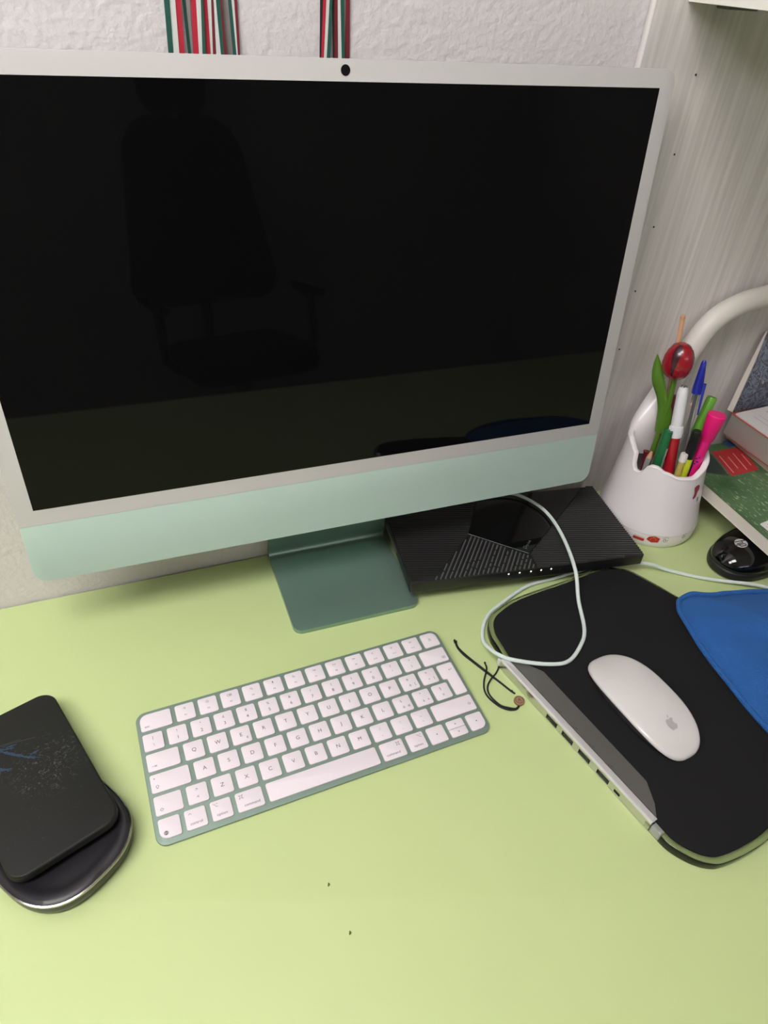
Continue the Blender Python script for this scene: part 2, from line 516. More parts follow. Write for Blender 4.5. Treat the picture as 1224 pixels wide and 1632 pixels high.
# stand: foot plate, bend and riser in one sheet
fr, Lf = -0.0489, 0.009
path, hw = [], []
for k in range(9):
    t = k / 8 * math.pi / 2
    path.append((0, fr + Lf * (1 - math.cos(t)), 0.0025)); hw.append(0.065 - Lf + Lf * math.sin(t))
for y in (-0.02, 0.01, 0.04, 0.0555):
    path.append((0, y, 0.0025)); hw.append(0.065)
for k in range(1, 8):
    t = k / 8 * math.radians(96)
    path.append((0, 0.0555 + 0.0085 * math.sin(t), 0.0025 + 0.0085 * (1 - math.cos(t)))); hw.append(0.065)
path += [(0, 0.0630, 0.0135), (0, 0.055, 0.09), (0, 0.045, 0.185)]
hw += [0.065] * 3
build('stand', ribbon_solid(path, hw, 0.0048), M_mint_metal, comp, angle=50)
build('hinge', tube([(-0.06, 0.0405, 0.188), (0.06, 0.0405, 0.188)], 0.007, 16), M_mint_metal, comp)

# ------------------------------------------------------------------ keyboard
KT = math.atan2(0.006, 0.115)
kb = empty('keyboard', (-0.0327, -0.22296, 0.00545), (KT, 0, 0.03283),
           label='slim green aluminium keyboard with white keys in front of the computer', cat='keyboard')
build('body', slab(rrect(-0.1395, -0.0575, 0.1395, 0.0575, 0.0085, 8), -0.0022, 0.0, 0.0006, 0.0006), M_kb_metal, kb)
build('battery_bar', slab(rrect(-0.134, 0.028, 0.134, 0.053, 0.008, 6), -0.0066, -0.0021, 0, 0.003), M_kb_metal, kb)
KZ = 0.0013
ROWS = [3.4, 22.0, 40.2, 58.5, 76.8, 95.2]
KHH = 15.4
def kx(mm): return -0.1395 + mm / 1000.0
def ky(mm): return 0.0575 - mm / 1000.0
_kc = {}
def key(x, row, w, h=None, y=None, rad=(1.6, 1.6, 1.6, 1.6), poly=None):
    """x, w in mm from the left edge; rad = corner radii bottom-left, bottom-right, top-right, top-left"""
    h = h or KHH
    y = ROWS[row] if y is None else y
    if poly is None:
        pts = [(0, -h / 1000), (w / 1000, -h / 1000), (w / 1000, 0), (0, 0)]
        k = (w, h, rad)
        rr = [r / 1000 for r in rad]
    else:
        pts, rr = poly; k = ('poly', x)
    loc = (kx(x), ky(y), 0)
    if k in _kc:
        return share(_kc[k], 'key', kb, loc)
    o = build('key', slab(rpoly(pts, rr, 4), 0.0001, KZ, 0.00035, seg=2), M_key, kb, loc=loc)
    _kc[k] = o
    return o
def legend(o, items, w, h=KHH):
    """items: (text, x mm from key left, y mm from key top, size mm)"""
    bm = bmesh.new()
    for it in items:
        if callable(it): it(bm); continue
        s, x, y, sz = it
        add_text(bm, s, sz / 1000.0, lambda a, b, x=x, y=y: (x / 1000 + a, -y / 1000 + b, KZ + 0.00006))
    return build('legend', bm, M_ink, o, smooth=False)
def at(x, y):
    return lambda a, b: ((x + a) / 1000, (-y + b) / 1000, KZ + 0.00006)
KW = 15.6
def ic_sun(r):
    def f(bm):
        xf = at(7.8, 4.2)
        add_ring(bm, 0, 0, 0.75 * r, 0.22, xf, 14)
        for k in range(8):
            a = k * math.pi / 4
            add_stroke(bm, [(1.15 * r * math.cos(a), 1.15 * r * math.sin(a)), (1.6 * r * math.cos(a), 1.6 * r * math.sin(a))], 0.22, xf)
    return f
def ic_windows(bm):
    xf = at(7.8, 4.2)
    for x0, y0, x1, y1 in ((-1.9, -.9, -.2, .9), (.2, .1, 1.7, .9), (.2, -.9, 1.7, -.2)):
        add_stroke(bm, [(x0, y0), (x1, y0), (x1, y1), (x0, y1), (x0, y0)], 0.22, xf)
def ic_search(bm):
    xf = at(7.8, 4.2)
    add_ring(bm, -.2, .2, .8, .25, xf, 16); add_stroke(bm, [(.4, -.4), (1.1, -1.1)], .28, xf)
def ic_mic(bm):
    xf = at(7.8, 4.2)
    add_poly(bm, rrect(-.45, -.2, .45, 1.3, .4, 4), xf); add_ring(bm, 0, .1, .8, .2, xf, 10, math.pi, 2 * math.pi)
    add_stroke(bm, [(0, -.7), (0, -1.2)], .22, xf)
def ic_moon(bm):
    xf = at(7.8, 4.2)
    add_ring(bm, 0, 0, 1.0, .25, xf, 12, math.radians(100), math.radians(350)); add_ring(bm, .6, .55, .9, .22, xf, 10, math.radians(165), math.radians(285))
def tri(cx, s):
    return [(cx - s * .6, -.6), (cx + s * .6, 0), (cx - s * .6, .6)] if s > 0 else [(cx - s * .6, .6), (cx + s * .6, 0), (cx - s * .6, -.6)]
def ic_tri(spec, bars=()):
    def f(bm):
        xf = at(7.8, 4.2)
        for cx, s in spec:
            t = tri(cx, s); add_stroke(bm, t + [t[0]], .2, xf)
        for b in bars: add_stroke(bm, [(b, -.6), (b, .6)], .25, xf)
    return f
def ic_speaker(n):
    def f(bm):
        xf = at(7.3, 4.2)
        add_stroke(bm, [(-.9, .35), (-.4, .35), (.2, .9), (.2, -.9), (-.4, -.35), (-.9, -.35), (-.9, .35)], .2, xf)
        for k in range(n): add_ring(bm, .2, 0, .7 + .5 * k, .2, xf, 8, -.7, .7)
    return f
def ic_lock(bm):
    xf = at(7.6, 7.4)
    add_stroke(bm, [(-1.0, -1.2), (1.0, -1.2), (1.0, .3), (-1.0, .3), (-1.0, -1.2)], .25, xf)
    add_ring(bm, 0, .4, .65, .25, xf, 10, 0, math.pi)
# function row
o = key(3.2, 0, 25.0, rad=(1.6, 1.6, 1.6, 6.0)); legend(o, [('esc', 5.0, 11.6, 3.0)], 25)
fn = [ic_sun(.7), ic_sun(1), ic_windows, ic_search, ic_mic, ic_moon, ic_tri([(-.6, -1), (.7, -1)]), ic_tri([(-.6, 1)], (.6, 1.2)),
      ic_tri([(-.6, 1), (.7, 1)]), ic_speaker(0), ic_speaker(1), ic_speaker(2)]
for i in range(12):
    o = key(31.8 + 19.05 * i, 0, KW); legend(o, [fn[i], ('F%d' % (i + 1), 7.9, 10.8, 2.2)], KW)
o = key(260.3, 0, KW, rad=(1.6, 1.6, 6.0, 1.6)); legend(o, [ic_lock], KW)
# number row
o = key(3.1, 1, KW); legend(o, [('|', 7.8, 4.4, 3.8), ('\\', 7.8, 10.8, 3.8)], KW)
for i, (a, b) in enumerate(zip('!"£$%&/()=?^', "1234567890'ì")):
    o = key(22.2 + 19.05 * i, 1, KW); legend(o, [(a, 7.8, 4.4, 3.4), (b, 7.8, 10.6, 4.2)], KW)
def ic_back(bm):
    xf = at(21.0, 11.2)
    add_stroke(bm, [(-1.8, 0), (-.8, 1.1), (1.6, 1.1), (1.6, -1.1), (-.8, -1.1), (-1.8, 0)], .25, xf)
    add_stroke(bm, [(-.4, .5), (.8, -.5)], .22, xf); add_stroke(bm, [(-.4, -.5), (.8, .5)], .22, xf)
o = key(250.9, 1, 25.0); legend(o, [ic_back], 25)
# letter rows
def ic_tab(bm):
    xf = at(5.2, 11.4)
    add_stroke(bm, [(-1.9, 0), (1.1, 0)], .28, xf); add_stroke(bm, [(.3, .8), (1.2, 0), (.3, -.8)], .28, xf); add_stroke(bm, [(1.6, .9), (1.6, -.9)], .28, xf)
o = key(3.1, 2, 25.0); legend(o, [ic_tab], 25)
for i, c in enumerate('QWERTYUIOP'):
    o = key(31.8 + 19.05 * i, 2, KW); legend(o, [(c, 7.8, 7.7, 4.6)] + ([('€', 12.4, 11.4, 2.6)] if c == 'E' else []), KW)
o = key(31.8 + 190.5, 2, KW); legend(o, [('é', 7.0, 4.4, 3.8), ('è', 7.4, 10.8, 3.8), ('[', 12.2, 10.6, 3.2)], KW)
o = key(31.8 + 209.55, 2, KW); legend(o, [('*', 7.0, 4.4, 4.4), ('+', 7.4, 10.8, 3.4), (']', 12.2, 10.6, 3.2)], KW)
# tall return key
def ic_ret(bm):
    xf = at(10.8, 7.0)
    add_stroke(bm, [(1.3, 1.2), (1.3, -.4), (-1.3, -.4)], .25, xf); add_stroke(bm, [(-.5, .4), (-1.4, -.4), (-.5, -1.2)], .25, xf)
y1 = -(ROWS[3] + KHH - ROWS[2]) / 1000
o = key(260.4, 2, 15.5, poly=([(0, 0), (0, -.0153), (.0042, -.0153), (.0042, y1), (.0155, y1), (.0155, 0)], [.0016, .0016, .0014, .0016, .0016, .0016]))
legend(o, [ic_ret], 15.5)
def ic_shift(x, y, s=1.0, bar=False):
    def f(bm):
        xf = at(x, y)
        P = [(0, 1.5), (1.5, 0), (.75, 0), (.75, -1.0), (-.75, -1.0), (-.75, 0), (-1.5, 0), (0, 1.5)]
        add_stroke(bm, [(a * s, b * s) for a, b in P], .25, xf)
        if bar: add_stroke(bm, [(-.75 * s, -1.6 * s), (.75 * s, -1.6 * s)], .3, xf)
    return f
def ic_dot(bm): add_disc(bm, 0, 0, .45, at(3.2, 3.6), 12)
o = key(3.1, 3, 29.6); legend(o, [ic_shift(4.6, 10.6, .9, True), ic_dot], 29.6)
for i, c in enumerate('ASDFGHJKL'):
    o = key(36.5 + 19.05 * i, 3, KW); legend(o, [(c, 7.8, 7.7, 4.6)], KW)
for i, (a, b, c) in enumerate((('ç', 'ò', '@'), ('°', 'à', '#'))):
    o = key(36.5 + 19.05 * (9 + i), 3, KW); legend(o, [(a, 7.0, 4.2, 3.8), (b, 7.4, 10.8, 3.8), (c, 12.2, 10.8, 2.5)], KW)
o = key(36.5 + 19.05 * 11, 3, KW); legend(o, [('§', 7.4, 4.4, 3.6), ('ù', 7.8, 10.8, 3.8)], KW)
o = key(3.1, 4, 20.4); legend(o, [ic_shift(4.8, 11.4, .9)], 20.4)
o = key(27.1, 4, KW); legend(o, [('>', 7.8, 4.4, 3.6), ('<', 7.8, 10.6, 3.6)], KW)
for i, c in enumerate('ZXCVBNM'):
    o = key(27.1 + 19.05 * (i + 1), 4, KW); legend(o, [(c, 7.8, 7.7, 4.6)], KW)
for i, (a, b) in enumerate(((';', ','), (':', '.'), ('_', '-'))):
    o = key(27.1 + 19.05 * (8 + i), 4, KW); legend(o, [(a, 7.8, 4.4, 3.8), (b, 7.8, 10.4, 3.8)], KW)
o = key(236.7, 4, 39.2); legend(o, [ic_shift(34.6, 8.6, .9)], 39.2)
# bottom row
def ic_globe(bm):
    xf = at(4.6, 11.4)
    add_ring(bm, 0, 0, 1.5, .3, xf, 20); add_stroke(bm, [(-1.5, 0), (1.5, 0)], .3, xf); add_stroke(bm, [(0, -1.5), (0, 1.5)], .3, xf)
    add_stroke(bm, [(-1.3, .75), (1.3, .75)], .28, xf); add_stroke(bm, [(-1.3, -.75), (1.3, -.75)], .28, xf)
    add_ring(bm, .9, 0, 1.6, .28, xf, 10, math.radians(115), math.radians(245)); add_ring(bm, -.9, 0, 1.6, .28, xf, 10, math.radians(-65), math.radians(65))
def ic_cmd(x, y):
    def f(bm):
        xf = at(x, y)
        s = .75
        add_stroke(bm, [(-s, -s), (s, -s), (s, s), (-s, s), (-s, -s)], .22, xf)
        for a in (-1, 1):
            for b in (-1, 1): add_ring(bm, a * s * 1.55, b * s * 1.55, s * .58, .22, xf, 10)
    return f
def ic_opt(x, y):
    def f(bm):
        xf = at(x, y)
        add_stroke(bm, [(-1.9, 1.1), (-.8, 1.1), (.7, -1.1), (1.9, -1.1)], .26, xf); add_stroke(bm, [(.5, 1.1), (1.9, 1.1)], .26, xf)
    return f
def ic_caret(bm): add_stroke(bm, [(-1.1, -.5), (0, .6), (1.1, -.5)], .26, at(4.0, 3.6))
o = key(3.3, 5, KW, rad=(6.0, 1.6, 1.6, 1.6)); legend(o, [ic_globe], KW)
o = key(22.3, 5, KW); legend(o, [ic_caret, ('control', 7.6, 11.3, 3.1)], KW)
o = key(41.4, 5, KW); legend(o, [ic_opt(3.9, 3.6), ('option', 7.6, 11.3, 3.1)], KW)
o = key(60.5, 5, 20.6); legend(o, [ic_cmd(4.2, 3.8), ('command', 11.4, 11.3, 3.1)], 20.6)
o = key(84.7, 5, 92.3)
o = key(180.4, 5, 20.4); legend(o, [ic_cmd(15.8, 3.8), ('command', 9.2, 11.3, 3.1)], 20.4)
o = key(204.3, 5, KW); legend(o, [ic_opt(11.6, 3.6), ('option', 8.0, 11.3, 3.1)], KW)
def ic_arrow(ang, x, y):
    def f(bm):
        xf = at(x, y)
        add_poly(bm, [(.85 * math.cos(ang + k * 2.0944), .85 * math.sin(ang + k * 2.0944)) for k in range(3)], xf)
    return f
o = key(223.3, 5, KW); legend(o, [ic_arrow(math.pi, 7.8, 7.6)], KW)
o = key(242.3, 5, KW, h=7.5, rad=(.4, .4, 1.6, 1.6)); legend(o, [ic_arrow(math.pi / 2, 7.8, 4.0)], KW)
o = key(242.3, 5, KW, h=7.5, y=ROWS[5] + 7.9, rad=(1.6, 1.6, .4, .4)); legend(o, [ic_arrow(-math.pi / 2, 7.8, 3.6)], KW)
o = key(261.2, 5, 15.0, rad=(1.6, 6.0, 1.6, 1.6)); legend(o, [ic_arrow(0, 7.8, 7.6)], 15)

# ------------------------------------------------------------------ mouse pad with USB hub
pad = empty('mouse_pad', (0.26, -0.28, 0.0), label='black mouse pad on a clear acrylic base with a silver USB hub along one edge', cat='mouse pad')
PO = Vector((0.26, -0.28, 0))
blk = [(.1875, -.396), (.1905, -.4085), (.1988, -.4203), (.2075, -.4270), (.2172, -.4297), (.240, -.4295), (.2669, -.4255), (.325, -.410), (.385, -.378), (.414, -.325),
       (.402, -.275), (.3677, -.2088), (.3427, -.1573), (.3302, -.1463), (.3134, -.1411), (.262, -.1468), (.2051, -.1527), (.1768, -.1618), (.1641, -.1709), (.1582, -.1858), (.1580, -.2000), (.1575, -.216)]
# the straight run from the last point back to the first lies under the hub
out = [v.to_2d() - PO.to_2d() for v in catmull([(x, y, 0) for x, y in blk], 5, False)]
out = [(v.x, v.y) for v in out]
rim = inset(out, -0.0052)
build('acrylic_base', slab(rim, 0.0004, 0.0090, 0.0015, 0.0008), M_acryl, pad)
build('pad_surface', slab(out, 0.0089, 0.0105, 0.0006), M_padcloth, pad)
# hub: local frame s along the edge, i inwards, z up
HA = Vector((.1468, -.2165, 0)) - PO; HD = Vector((.195, -.981, 0)).normalized(); HI = Vector((.981, .195, 0)).normalized()
def hub(s, i, z):
    p = HA + HD * s + HI * i
    return (p.x, p.y, z)
HT = 0.0115
top = rpoly([(0, 0.0062), (0.1795, 0.0062), (0.170, 0.0150), (0.1535, 0.0243), (0.0297, 0.0262), (0.012, 0.016)], [.0004, .0004, .008, .006, .006, .004], 5)
hb = bmesh.new()
add_slab(hb, top, 0.0010, HT, 0.0008, xf=hub)
build('hub_top', hb, M_alu_dark, pad)
# front wall in blocks so that the sockets are real openings
PORTS = [(.0705, .0128), (.0898, .0128), (.1098, .0128), (.1308, .0128)]
MIC = (.1464, .0062)
fb = bmesh.new()
cuts = sorted(PORTS + [MIC])
s0 = 0.0005
for c, w in cuts:
    add_box(fb, s0, 0.0, 0.0010, c - w / 2, 0.0063, 0.0098, xf=hub); s0 = c + w / 2
add_box(fb, s0, 0.0, 0.0010, 0.1795, 0.0063, 0.0098, xf=hub)
for c, w in cuts:
    zt = 0.0074 if w > 0.01 else 0.0058
    zb = 0.0024
    add_box(fb, c - w / 2, 0.0, zt, c + w / 2, 0.0063, 0.0098, xf=hub)
    add_box(fb, c - w / 2, 0.0, 0.0010, c + w / 2, 0.0063, zb, xf=hub)
build('hub_front', fb, mat('satin_aluminium', rgb(205, 205, 203), 0.22, metal=0.9, noise=0.02), pad, smooth=False)
eb = bmesh.new()
add_loops(eb, [[hub(s, i, z) for i, z in ((0.0, .0098), (0.0003, .0106), (.0012, HT + .0002), (.0024, HT + .0003), (.0064, HT + .0001), (.0064, .0098))] for s in (0.0005, 0.178, 0.1795)])
build('hub_edge', eb, M_bright, pad)['label'] = 'bright polished edge strip'
for c, w in PORTS:
    pb = bmesh.new()
    z0, z1 = 0.0024, 0.0074
    add_box(pb, c - w / 2, 0.0058, z0, c + w / 2, 0.0062, z1, xf=hub, mi=1)
    for a in ((c - w / 2, -0.0002, z0, c - w / 2 + .0005, .0058, z1), (c + w / 2 - .0005, -0.0002, z0, c + w / 2, .0058, z1),
              (c - w / 2, -0.0002, z0, c + w / 2, .0058, z0 + .0005), (c - w / 2, -0.0002, z1 - .0005, c + w / 2, .0058, z1)):
        add_box(pb, *a, xf=hub, mi=1)
    add_box(pb, c - w / 2 + .0012, 0.0004, 0.0046, c + w / 2 - .0012, .0058, 0.0062, xf=hub, mi=2)
    for k in range(4):
        q = c - .0035 + k * .00233
        add_box(pb, q - .0005, 0.0003, 0.0044, q + .0005, .0050, 0.0047, xf=hub, mi=0)
    add_box(pb, c - w / 2 + .0008, 0.0, z0 + .0005, c + w / 2 - .0008, .003, z0 + .0008, xf=hub, mi=0)
    build('usb_port', pb, [M_alu, M_port, mat('port_tongue', rgb(28, 26, 25), 0.5, noise=0)], pad, smooth=False)
c, w = MIC
pb = bmesh.new()
add_box(pb, c - w / 2, 0.0050, 0.0024, c + w / 2, 0.0062, 0.0058, xf=hub, mi=1)
add_box(pb, c - w / 2, 0.0, 0.0024, c + w / 2, .005, 0.0027, xf=hub, mi=1)
add_box(pb, c - .0022, 0.0006, 0.0038, c + .0022, .005, 0.0046, xf=hub, mi=0)
build('micro_usb_port', pb, [mat('port_copper', rgb(120, 84, 66), 0.4, metal=0.6, noise=0), M_port], pad, smooth=False)
# small engraved marks on the hub top
for c, w in PORTS:
    bm = bmesh.new()
    xf = lambda a, b, c=c: hub(c - .001 + a, 0.0085 + b, HT + 0.0002)
    add_stroke(bm, [(-.0022, -.0006), (.0022, .0006)], .0003, xf); add_stroke(bm, [(-.0005, -.0001), (.0009, .0012)], .0003, xf); add_disc(bm, -.0022, -.0006, .0005, xf, 8)
    build('port_mark', bm, mat('mark_grey', rgb(96, 95, 95), 0.6, noise=0), pad, smooth=False)
# clear end caps of the hub
for s, dx in ((0.1805, 1), (-0.001, -1)):
    bm = bmesh.new()
    add_slab(bm, rrect(s - .0005 if dx > 0 else s - .0035, 0.0005, s + .0085 if dx > 0 else s + .0005, 0.006, .001, 3), 0.0010, 0.0088, 0.001, xf=hub)
    build('end_cap', bm, mat('clear_cap', (0.97, 0.98, 0.97, 1), 0.12, trans=0.35, noise=0, coat=0.5), pad)

# ------------------------------------------------------------------ white mouse
MZ = 0.0106
ms = empty('computer_mouse', (0.241, -0.301, MZ), (0, 0, math.radians(7)), label='low white glossy computer mouse lying on the black mouse pad', cat='mouse')
def mouse_outline(a, b, n=56, e=2.7):
    P = []
    for k in range(n):
        t = 2 * math.pi * k / n
        c, s = math.cos(t), math.sin(t)
        P.append((a * math.copysign(abs(c) ** (2 / e), c), b * math.copysign(abs(s) ** (2 / e), s)))
    return P
def mouse_z(y, f):
    # arch from front (y = +b) to rear; f = fraction from the rim (0) to the centre line (1)
    u = y / 0.0567
    arch = 0.0185 - 0.0105 * abs(u) ** 2.6
    return arch - 0.0042 * (1 - f) ** 2
bm = bmesh.new()
loops = []
for f in (1.0, 0.985, 0.95, 0.88, 0.75, 0.55, 0.3, 0.08):
    L = []
    for x, y in mouse_outline(0.0285 * f, 0.0567 * f):
        L.append((x, y, mouse_z(y, 1 - f ** 1.0) - (0.0012 if f == 1.0 else 0.0003 if f == 0.985 else 0)))
    loops.append(L)
# edge lip below the shell
lip = [(x, y, z - 0.0016) for x, y, z in loops[0]]
add_loops(bm, [lip] + loops, False, True)
build('top_shell', bm, M_mouse, ms, angle=60)
bm = bmesh.new()
L0 = [(x * 0.86, y * 0.80, 0.0006) for x, y in mouse_outline(0.0285, 0.0567)]
L1 = [(x * 0.95, y * 0.93, 0.5 * (mouse_z(y * 0.95, 0) - .0028)) for x, y in mouse_outline(0.0285, 0.0567)]
L2 = [(x * 0.975, y * 0.985, mouse_z(y * 0.98, 0) - 0.0026) for x, y in mouse_outline(0.0285, 0.0567)]
add_loops(bm, [L0, L1, L2])
build('base', bm, mat('mouse_base_metal', rgb(120, 120, 122), 0.4, metal=0.8, noise=0.02), ms)
for sx in (-.014, .014):
    build('glide_foot', box(sx - .0012, -.036, 0.0, sx + .0012, .036, 0.0007), M_rubber, ms, smooth=False)
def logo_fruit(xf, s):
    bm = bmesh.new()
    P = [(0, .62), (.22, .74), (.52, .72), (.72, .52), (.56, .36), (.46, .12), (.52, -.14), (.68, -.32), (.80, -.38), (.66, -.70), (.44, -.94), (.22, -.96), (0, -.88),
         (-.22, -.96), (-.46, -.92), (-.70, -.58), (-.82, -.10), (-.78, .32), (-.60, .62), (-.30, .76)]
    sm = [(v.x * s, v.y * s) for v in catmull([(x, y, 0) for x, y in P], 3)]
    add_poly(bm, sm, xf)
    lf = [(v.x * s, v.y * s) for v in catmull([(.02, .80, 0), (.06, 1.08, 0), (.30, 1.34, 0), (.34, 1.32, 0), (.28, 1.02, 0), (.10, .84, 0)], 3)]
    add_poly(bm, lf, xf)
    bmesh.ops.triangulate(bm, faces=bm.faces)
    return bm
def on_mouse(x, y):
    yy = y - 0.0305
    f = max(abs(x) / 0.0285, abs(yy) / 0.0567)
    return (x, yy, mouse_z(yy, 1 - f) + 0.00025)
build('logo', logo_fruit(on_mouse, 0.0056), M_logo_grey, ms, smooth=False)

# ------------------------------------------------------------------ router
RA = Vector((.0966, -.1161, 0)); RB = Vector((.3549, -.1514, 0))
rdir = (RB - RA).normalized()
rt = empty('router', ((RA + RB) / 2)[:], (0, 0, math.atan2(rdir.y, rdir.x)), label='flat black network router with ribbed top and five small lights beside the computer stand', cat='router')
RL = (RB - RA).length / 2; RD = 0.124
R0, R1 = 0.0156, 0.0306
build('casing', slab(rpoly([(-RL, 0), (RL, 0), (RL, RD), (-RL, RD)], .0022, 3), R0, R1 - .0012, 0.0005, 0.002), M_blackpl, rt)
build('underside', slab(rpoly([(-RL + .016, .019), (RL - .045, .019), (RL - .045, RD - .01), (-RL + .016, RD - .01)], .003, 3), 0.0002, R0 + .0005), M_rubber, rt)
# vent lip on the near left side
build('side_vent', box(-RL - .0006, .055, R0 + .002, -RL + .001, .110, R0 + .009, .0003), mat('vent_grey', rgb(70, 70, 66), 0.35), rt)
def clip_line(p, d, poly):
    """interval of the line p + t d inside a convex counter-clockwise polygon"""
    t0, t1 = -9.0, 9.0
    for i in range(len(poly)):
        a = Vector(poly[i - 1]); b = Vector(poly[i]); e = b - a
        nrm = Vector((-e.y, e.x))
        den = nrm.dot(d); num = nrm.dot(p - a)
        if abs(den) < 1e-12:
            if num < 0: return None
        else:
            t = -num / den
            if den > 0: t0 = max(t0, t)
            else: t1 = min(t1, t)
    return (t0, t1) if t1 - t0 > 0.002 else None
def ribs(poly, ang, pitch, w, h, z, broken=0.0):
    bm = bmesh.new()
    d = Vector((math.cos(ang), math.sin(ang))); nn = Vector((-d.y, d.x))
    c = sum((Vector(p) for p in poly), Vector((0, 0))) / len(poly)
    for k in range(-90, 91):
        p = c + nn * pitch * k
        iv = clip_line(p, d, poly)
        if not iv: continue
        segs = [iv]
        if broken:
            segs = []; t = iv[0]
            while t < iv[1] - .002:
                ln = random.uniform(.004, .012) if random.random() < broken else (iv[1] - t)
                segs.append((t, min(iv[1], t + ln))); t += ln + .0028
        for t0, t1 in segs:
            if t1 - t0 < .0008: continue
            def xf(a, b, zz): 
                q = p + d * a + nn * b
                return (q.x, q.y, zz)
            # a ridge with a narrow crown
            L = [[xf(a, b, zz) for b, zz in ((-w / 2, z), (-w * .22, z + h), (w * .22, z + h), (w / 2, z))] for a in (t0, t1)]
            add_loops(bm, L)
    return bm
def rloc(x, y):
    v = Vector((x, y, 0)) - Vector(rt.location)
    c, s = math.cos(-rt.rotation_euler.z), math.sin(-rt.rotation_euler.z)
    return (c * v.x - s * v.y, s * v.x + c * v.y)
# top layout: X of two facets; apex at front centre
ap = rloc(.2335, -.1131); rbk = (RL - .002, RD - .002); lj = rloc(.1811, -.0645); lf = rloc(.1061, -.1209)
zt = R1 - .0012
fl, frr, bl, br = (-RL + .0012, .0012), (RL - .0012, .0012), (-RL + .0012, RD - .0012), (RL - .0012, RD - .0012)
lfx = (-RL + .022, .0012)
plate = mat('router_top_black', rgb(20, 20, 20), 0.5, noise=0.06)
lz = (lj[0] + .004, lj[1])
rj = (ap[0] + .006, .0012)
rp = ribs([(ap[0] + .0012, .0012), frr, br, (RL - .013, RD - .0012), (ap[0] + .0018, ap[1])], math.radians(-9), .0034, .0026, .0018, zt)
o = build('ribs', rp, mat('rib_black', rgb(50, 50, 50), 0.3, noise=0.05), rt, smooth=False); o['kind'] = 'stuff'
rp = ribs([fl, lfx, lz, (lz[0] + .03, RD - .0012), bl], math.radians(-9), .0034, .0025, .0014, zt)
o = build('ribs', rp, mat('rib_black_soft', rgb(20, 20, 20), 0.5, noise=0.05), rt, smooth=False); o['kind'] = 'stuff'
rp = ribs([(lfx[0] + .003, .0012), (ap[0] - .0005, .0012), (ap[0] - .0010, ap[1] - .0020), (lz[0] + .001, lz[1] - .002)], math.radians(57), .0042, .0016, .0012, zt, 0.55)
o = build('broken_ribs', rp, mat('rib_grey', rgb(96, 96, 96), 0.3, noise=0.05), rt, smooth=False); o['kind'] = 'stuff'
gl = rpoly([(ap[0], ap[1]), (RL - .014, RD - .0015), (lz[0] + .034, RD - .0015), lz], .0004, 2)
build('gloss_panel', slab(gl, zt - .0005, zt + .0012, .0003), M_blackgl, rt)
bm = bmesh.new(); add_stroke(bm, [lz, ap], .0006, lambda x, y: (x, y, zt + .00135))
build('panel_line', bm, mat('line_grey', rgb(150, 150, 148), 0.4, noise=0), rt, smooth=False)
bm = bmesh.new()
lg = rloc(.2345, -.1045); la = math.radians(46)
def lgx(a, b): return (lg[0] + math.cos(la) * a - math.sin(la) * b, lg[1] + math.sin(la) * a + math.cos(la) * b, zt + .0013)
add_ring(bm, .0012, .0012, .0016, .0009, lgx, 14, -2.4, 2.4); add_stroke(bm, [(-.0006, .0030), (-.0006, -.0018)], .0009, lgx); add_stroke(bm, [(-.0004, .0028), (.0014, .0028)], .0009, lgx)
add_text(bm, 'tp-link', .0044, lambda a, b: lgx(a + .0036, b + .0008), 'LEFT')
build('logo', bm, mat('router_logo_grey', rgb(92, 92, 92), 0.4, noise=0), rt, smooth=False)
M_led = mat('led_green_white', rgb(230, 255, 225), 0.4, emit=(0.85, 1.0, 0.78, 1), estr=3.0, noise=0)
M_ledg = mat('led_glyph', rgb(120, 120, 118), 0.5, noise=0)
for k, (lx, ly) in enumerate(((.2004, -.1286), (.2125, -.1295), (.2251, -.13), (.2366, -.1311), (.2479, -.1326), (.2590, -.134))):
    p = rloc(lx, ly)
    bm = bmesh.new()
    xf = lambda a, b, p=p: (p[0] + a, -.0001, R0 + .0098 + b)
    if k < 5:
        add_disc(bm, 0, .0008, .00085, xf, 10)
        o = build('indicator_light', bm, M_led, rt, smooth=False)
        bm = bmesh.new()
    add_ring(bm, 0, -.0018, .0008, .0003, xf, 8, .3, 2.8); add_stroke(bm, [(-.0009, -.0021), (.0009, -.0021)], .0003, xf)
    build('light_symbol', bm, M_ledg, rt, smooth=False)

# ------------------------------------------------------------------ cable
CP = [(.52, -.250, .0035), (.498, -.232, .0035), (.479, -.2175, .0055), (.4620, -.2055, .0055), (.4262, -.184, .0030), (.3938, -.1605, .0028), (.368, -.1505, .0118), (.3503, -.1449, .0126), (.322, -.1385, .0126), (.300, -.1345, .0105),
      (.2571, -.1308, .0026), (.2255, -.1322, .0026), (.1850, -.1472, .0026), (.1665, -.1565, .0026), (.1530, -.1712, .0026), (.1452, -.1870, .0045), (.1442, -.2025, .0105), (.1475, -.2135, .0136),
      (.1579, -.2232, .0142), (.1838, -.2362, .0140), (.206, -.2389, .0130), (.2291, -.2252, .0128), (.2435, -.2091, .0130), (.2575, -.1765, .0160), (.2662, -.1500, .0325),
      (.2800, -.1034, .0352), (.2850, -.0633, .0352), (.2770, -.0358, .0352), (.262, -.0190, .0352), (.235, -.0120, .0345), (.20, -.0100, .036)]
cp = catmull(CP, 8, False)
for k, v in enumerate(cp): v.z += 0.0
o = build('cable', tube(cp, 0.0019, 10), M_cable)
tag(o, 'pale mint braided cable looping over the router and the mouse pad', 'cable')

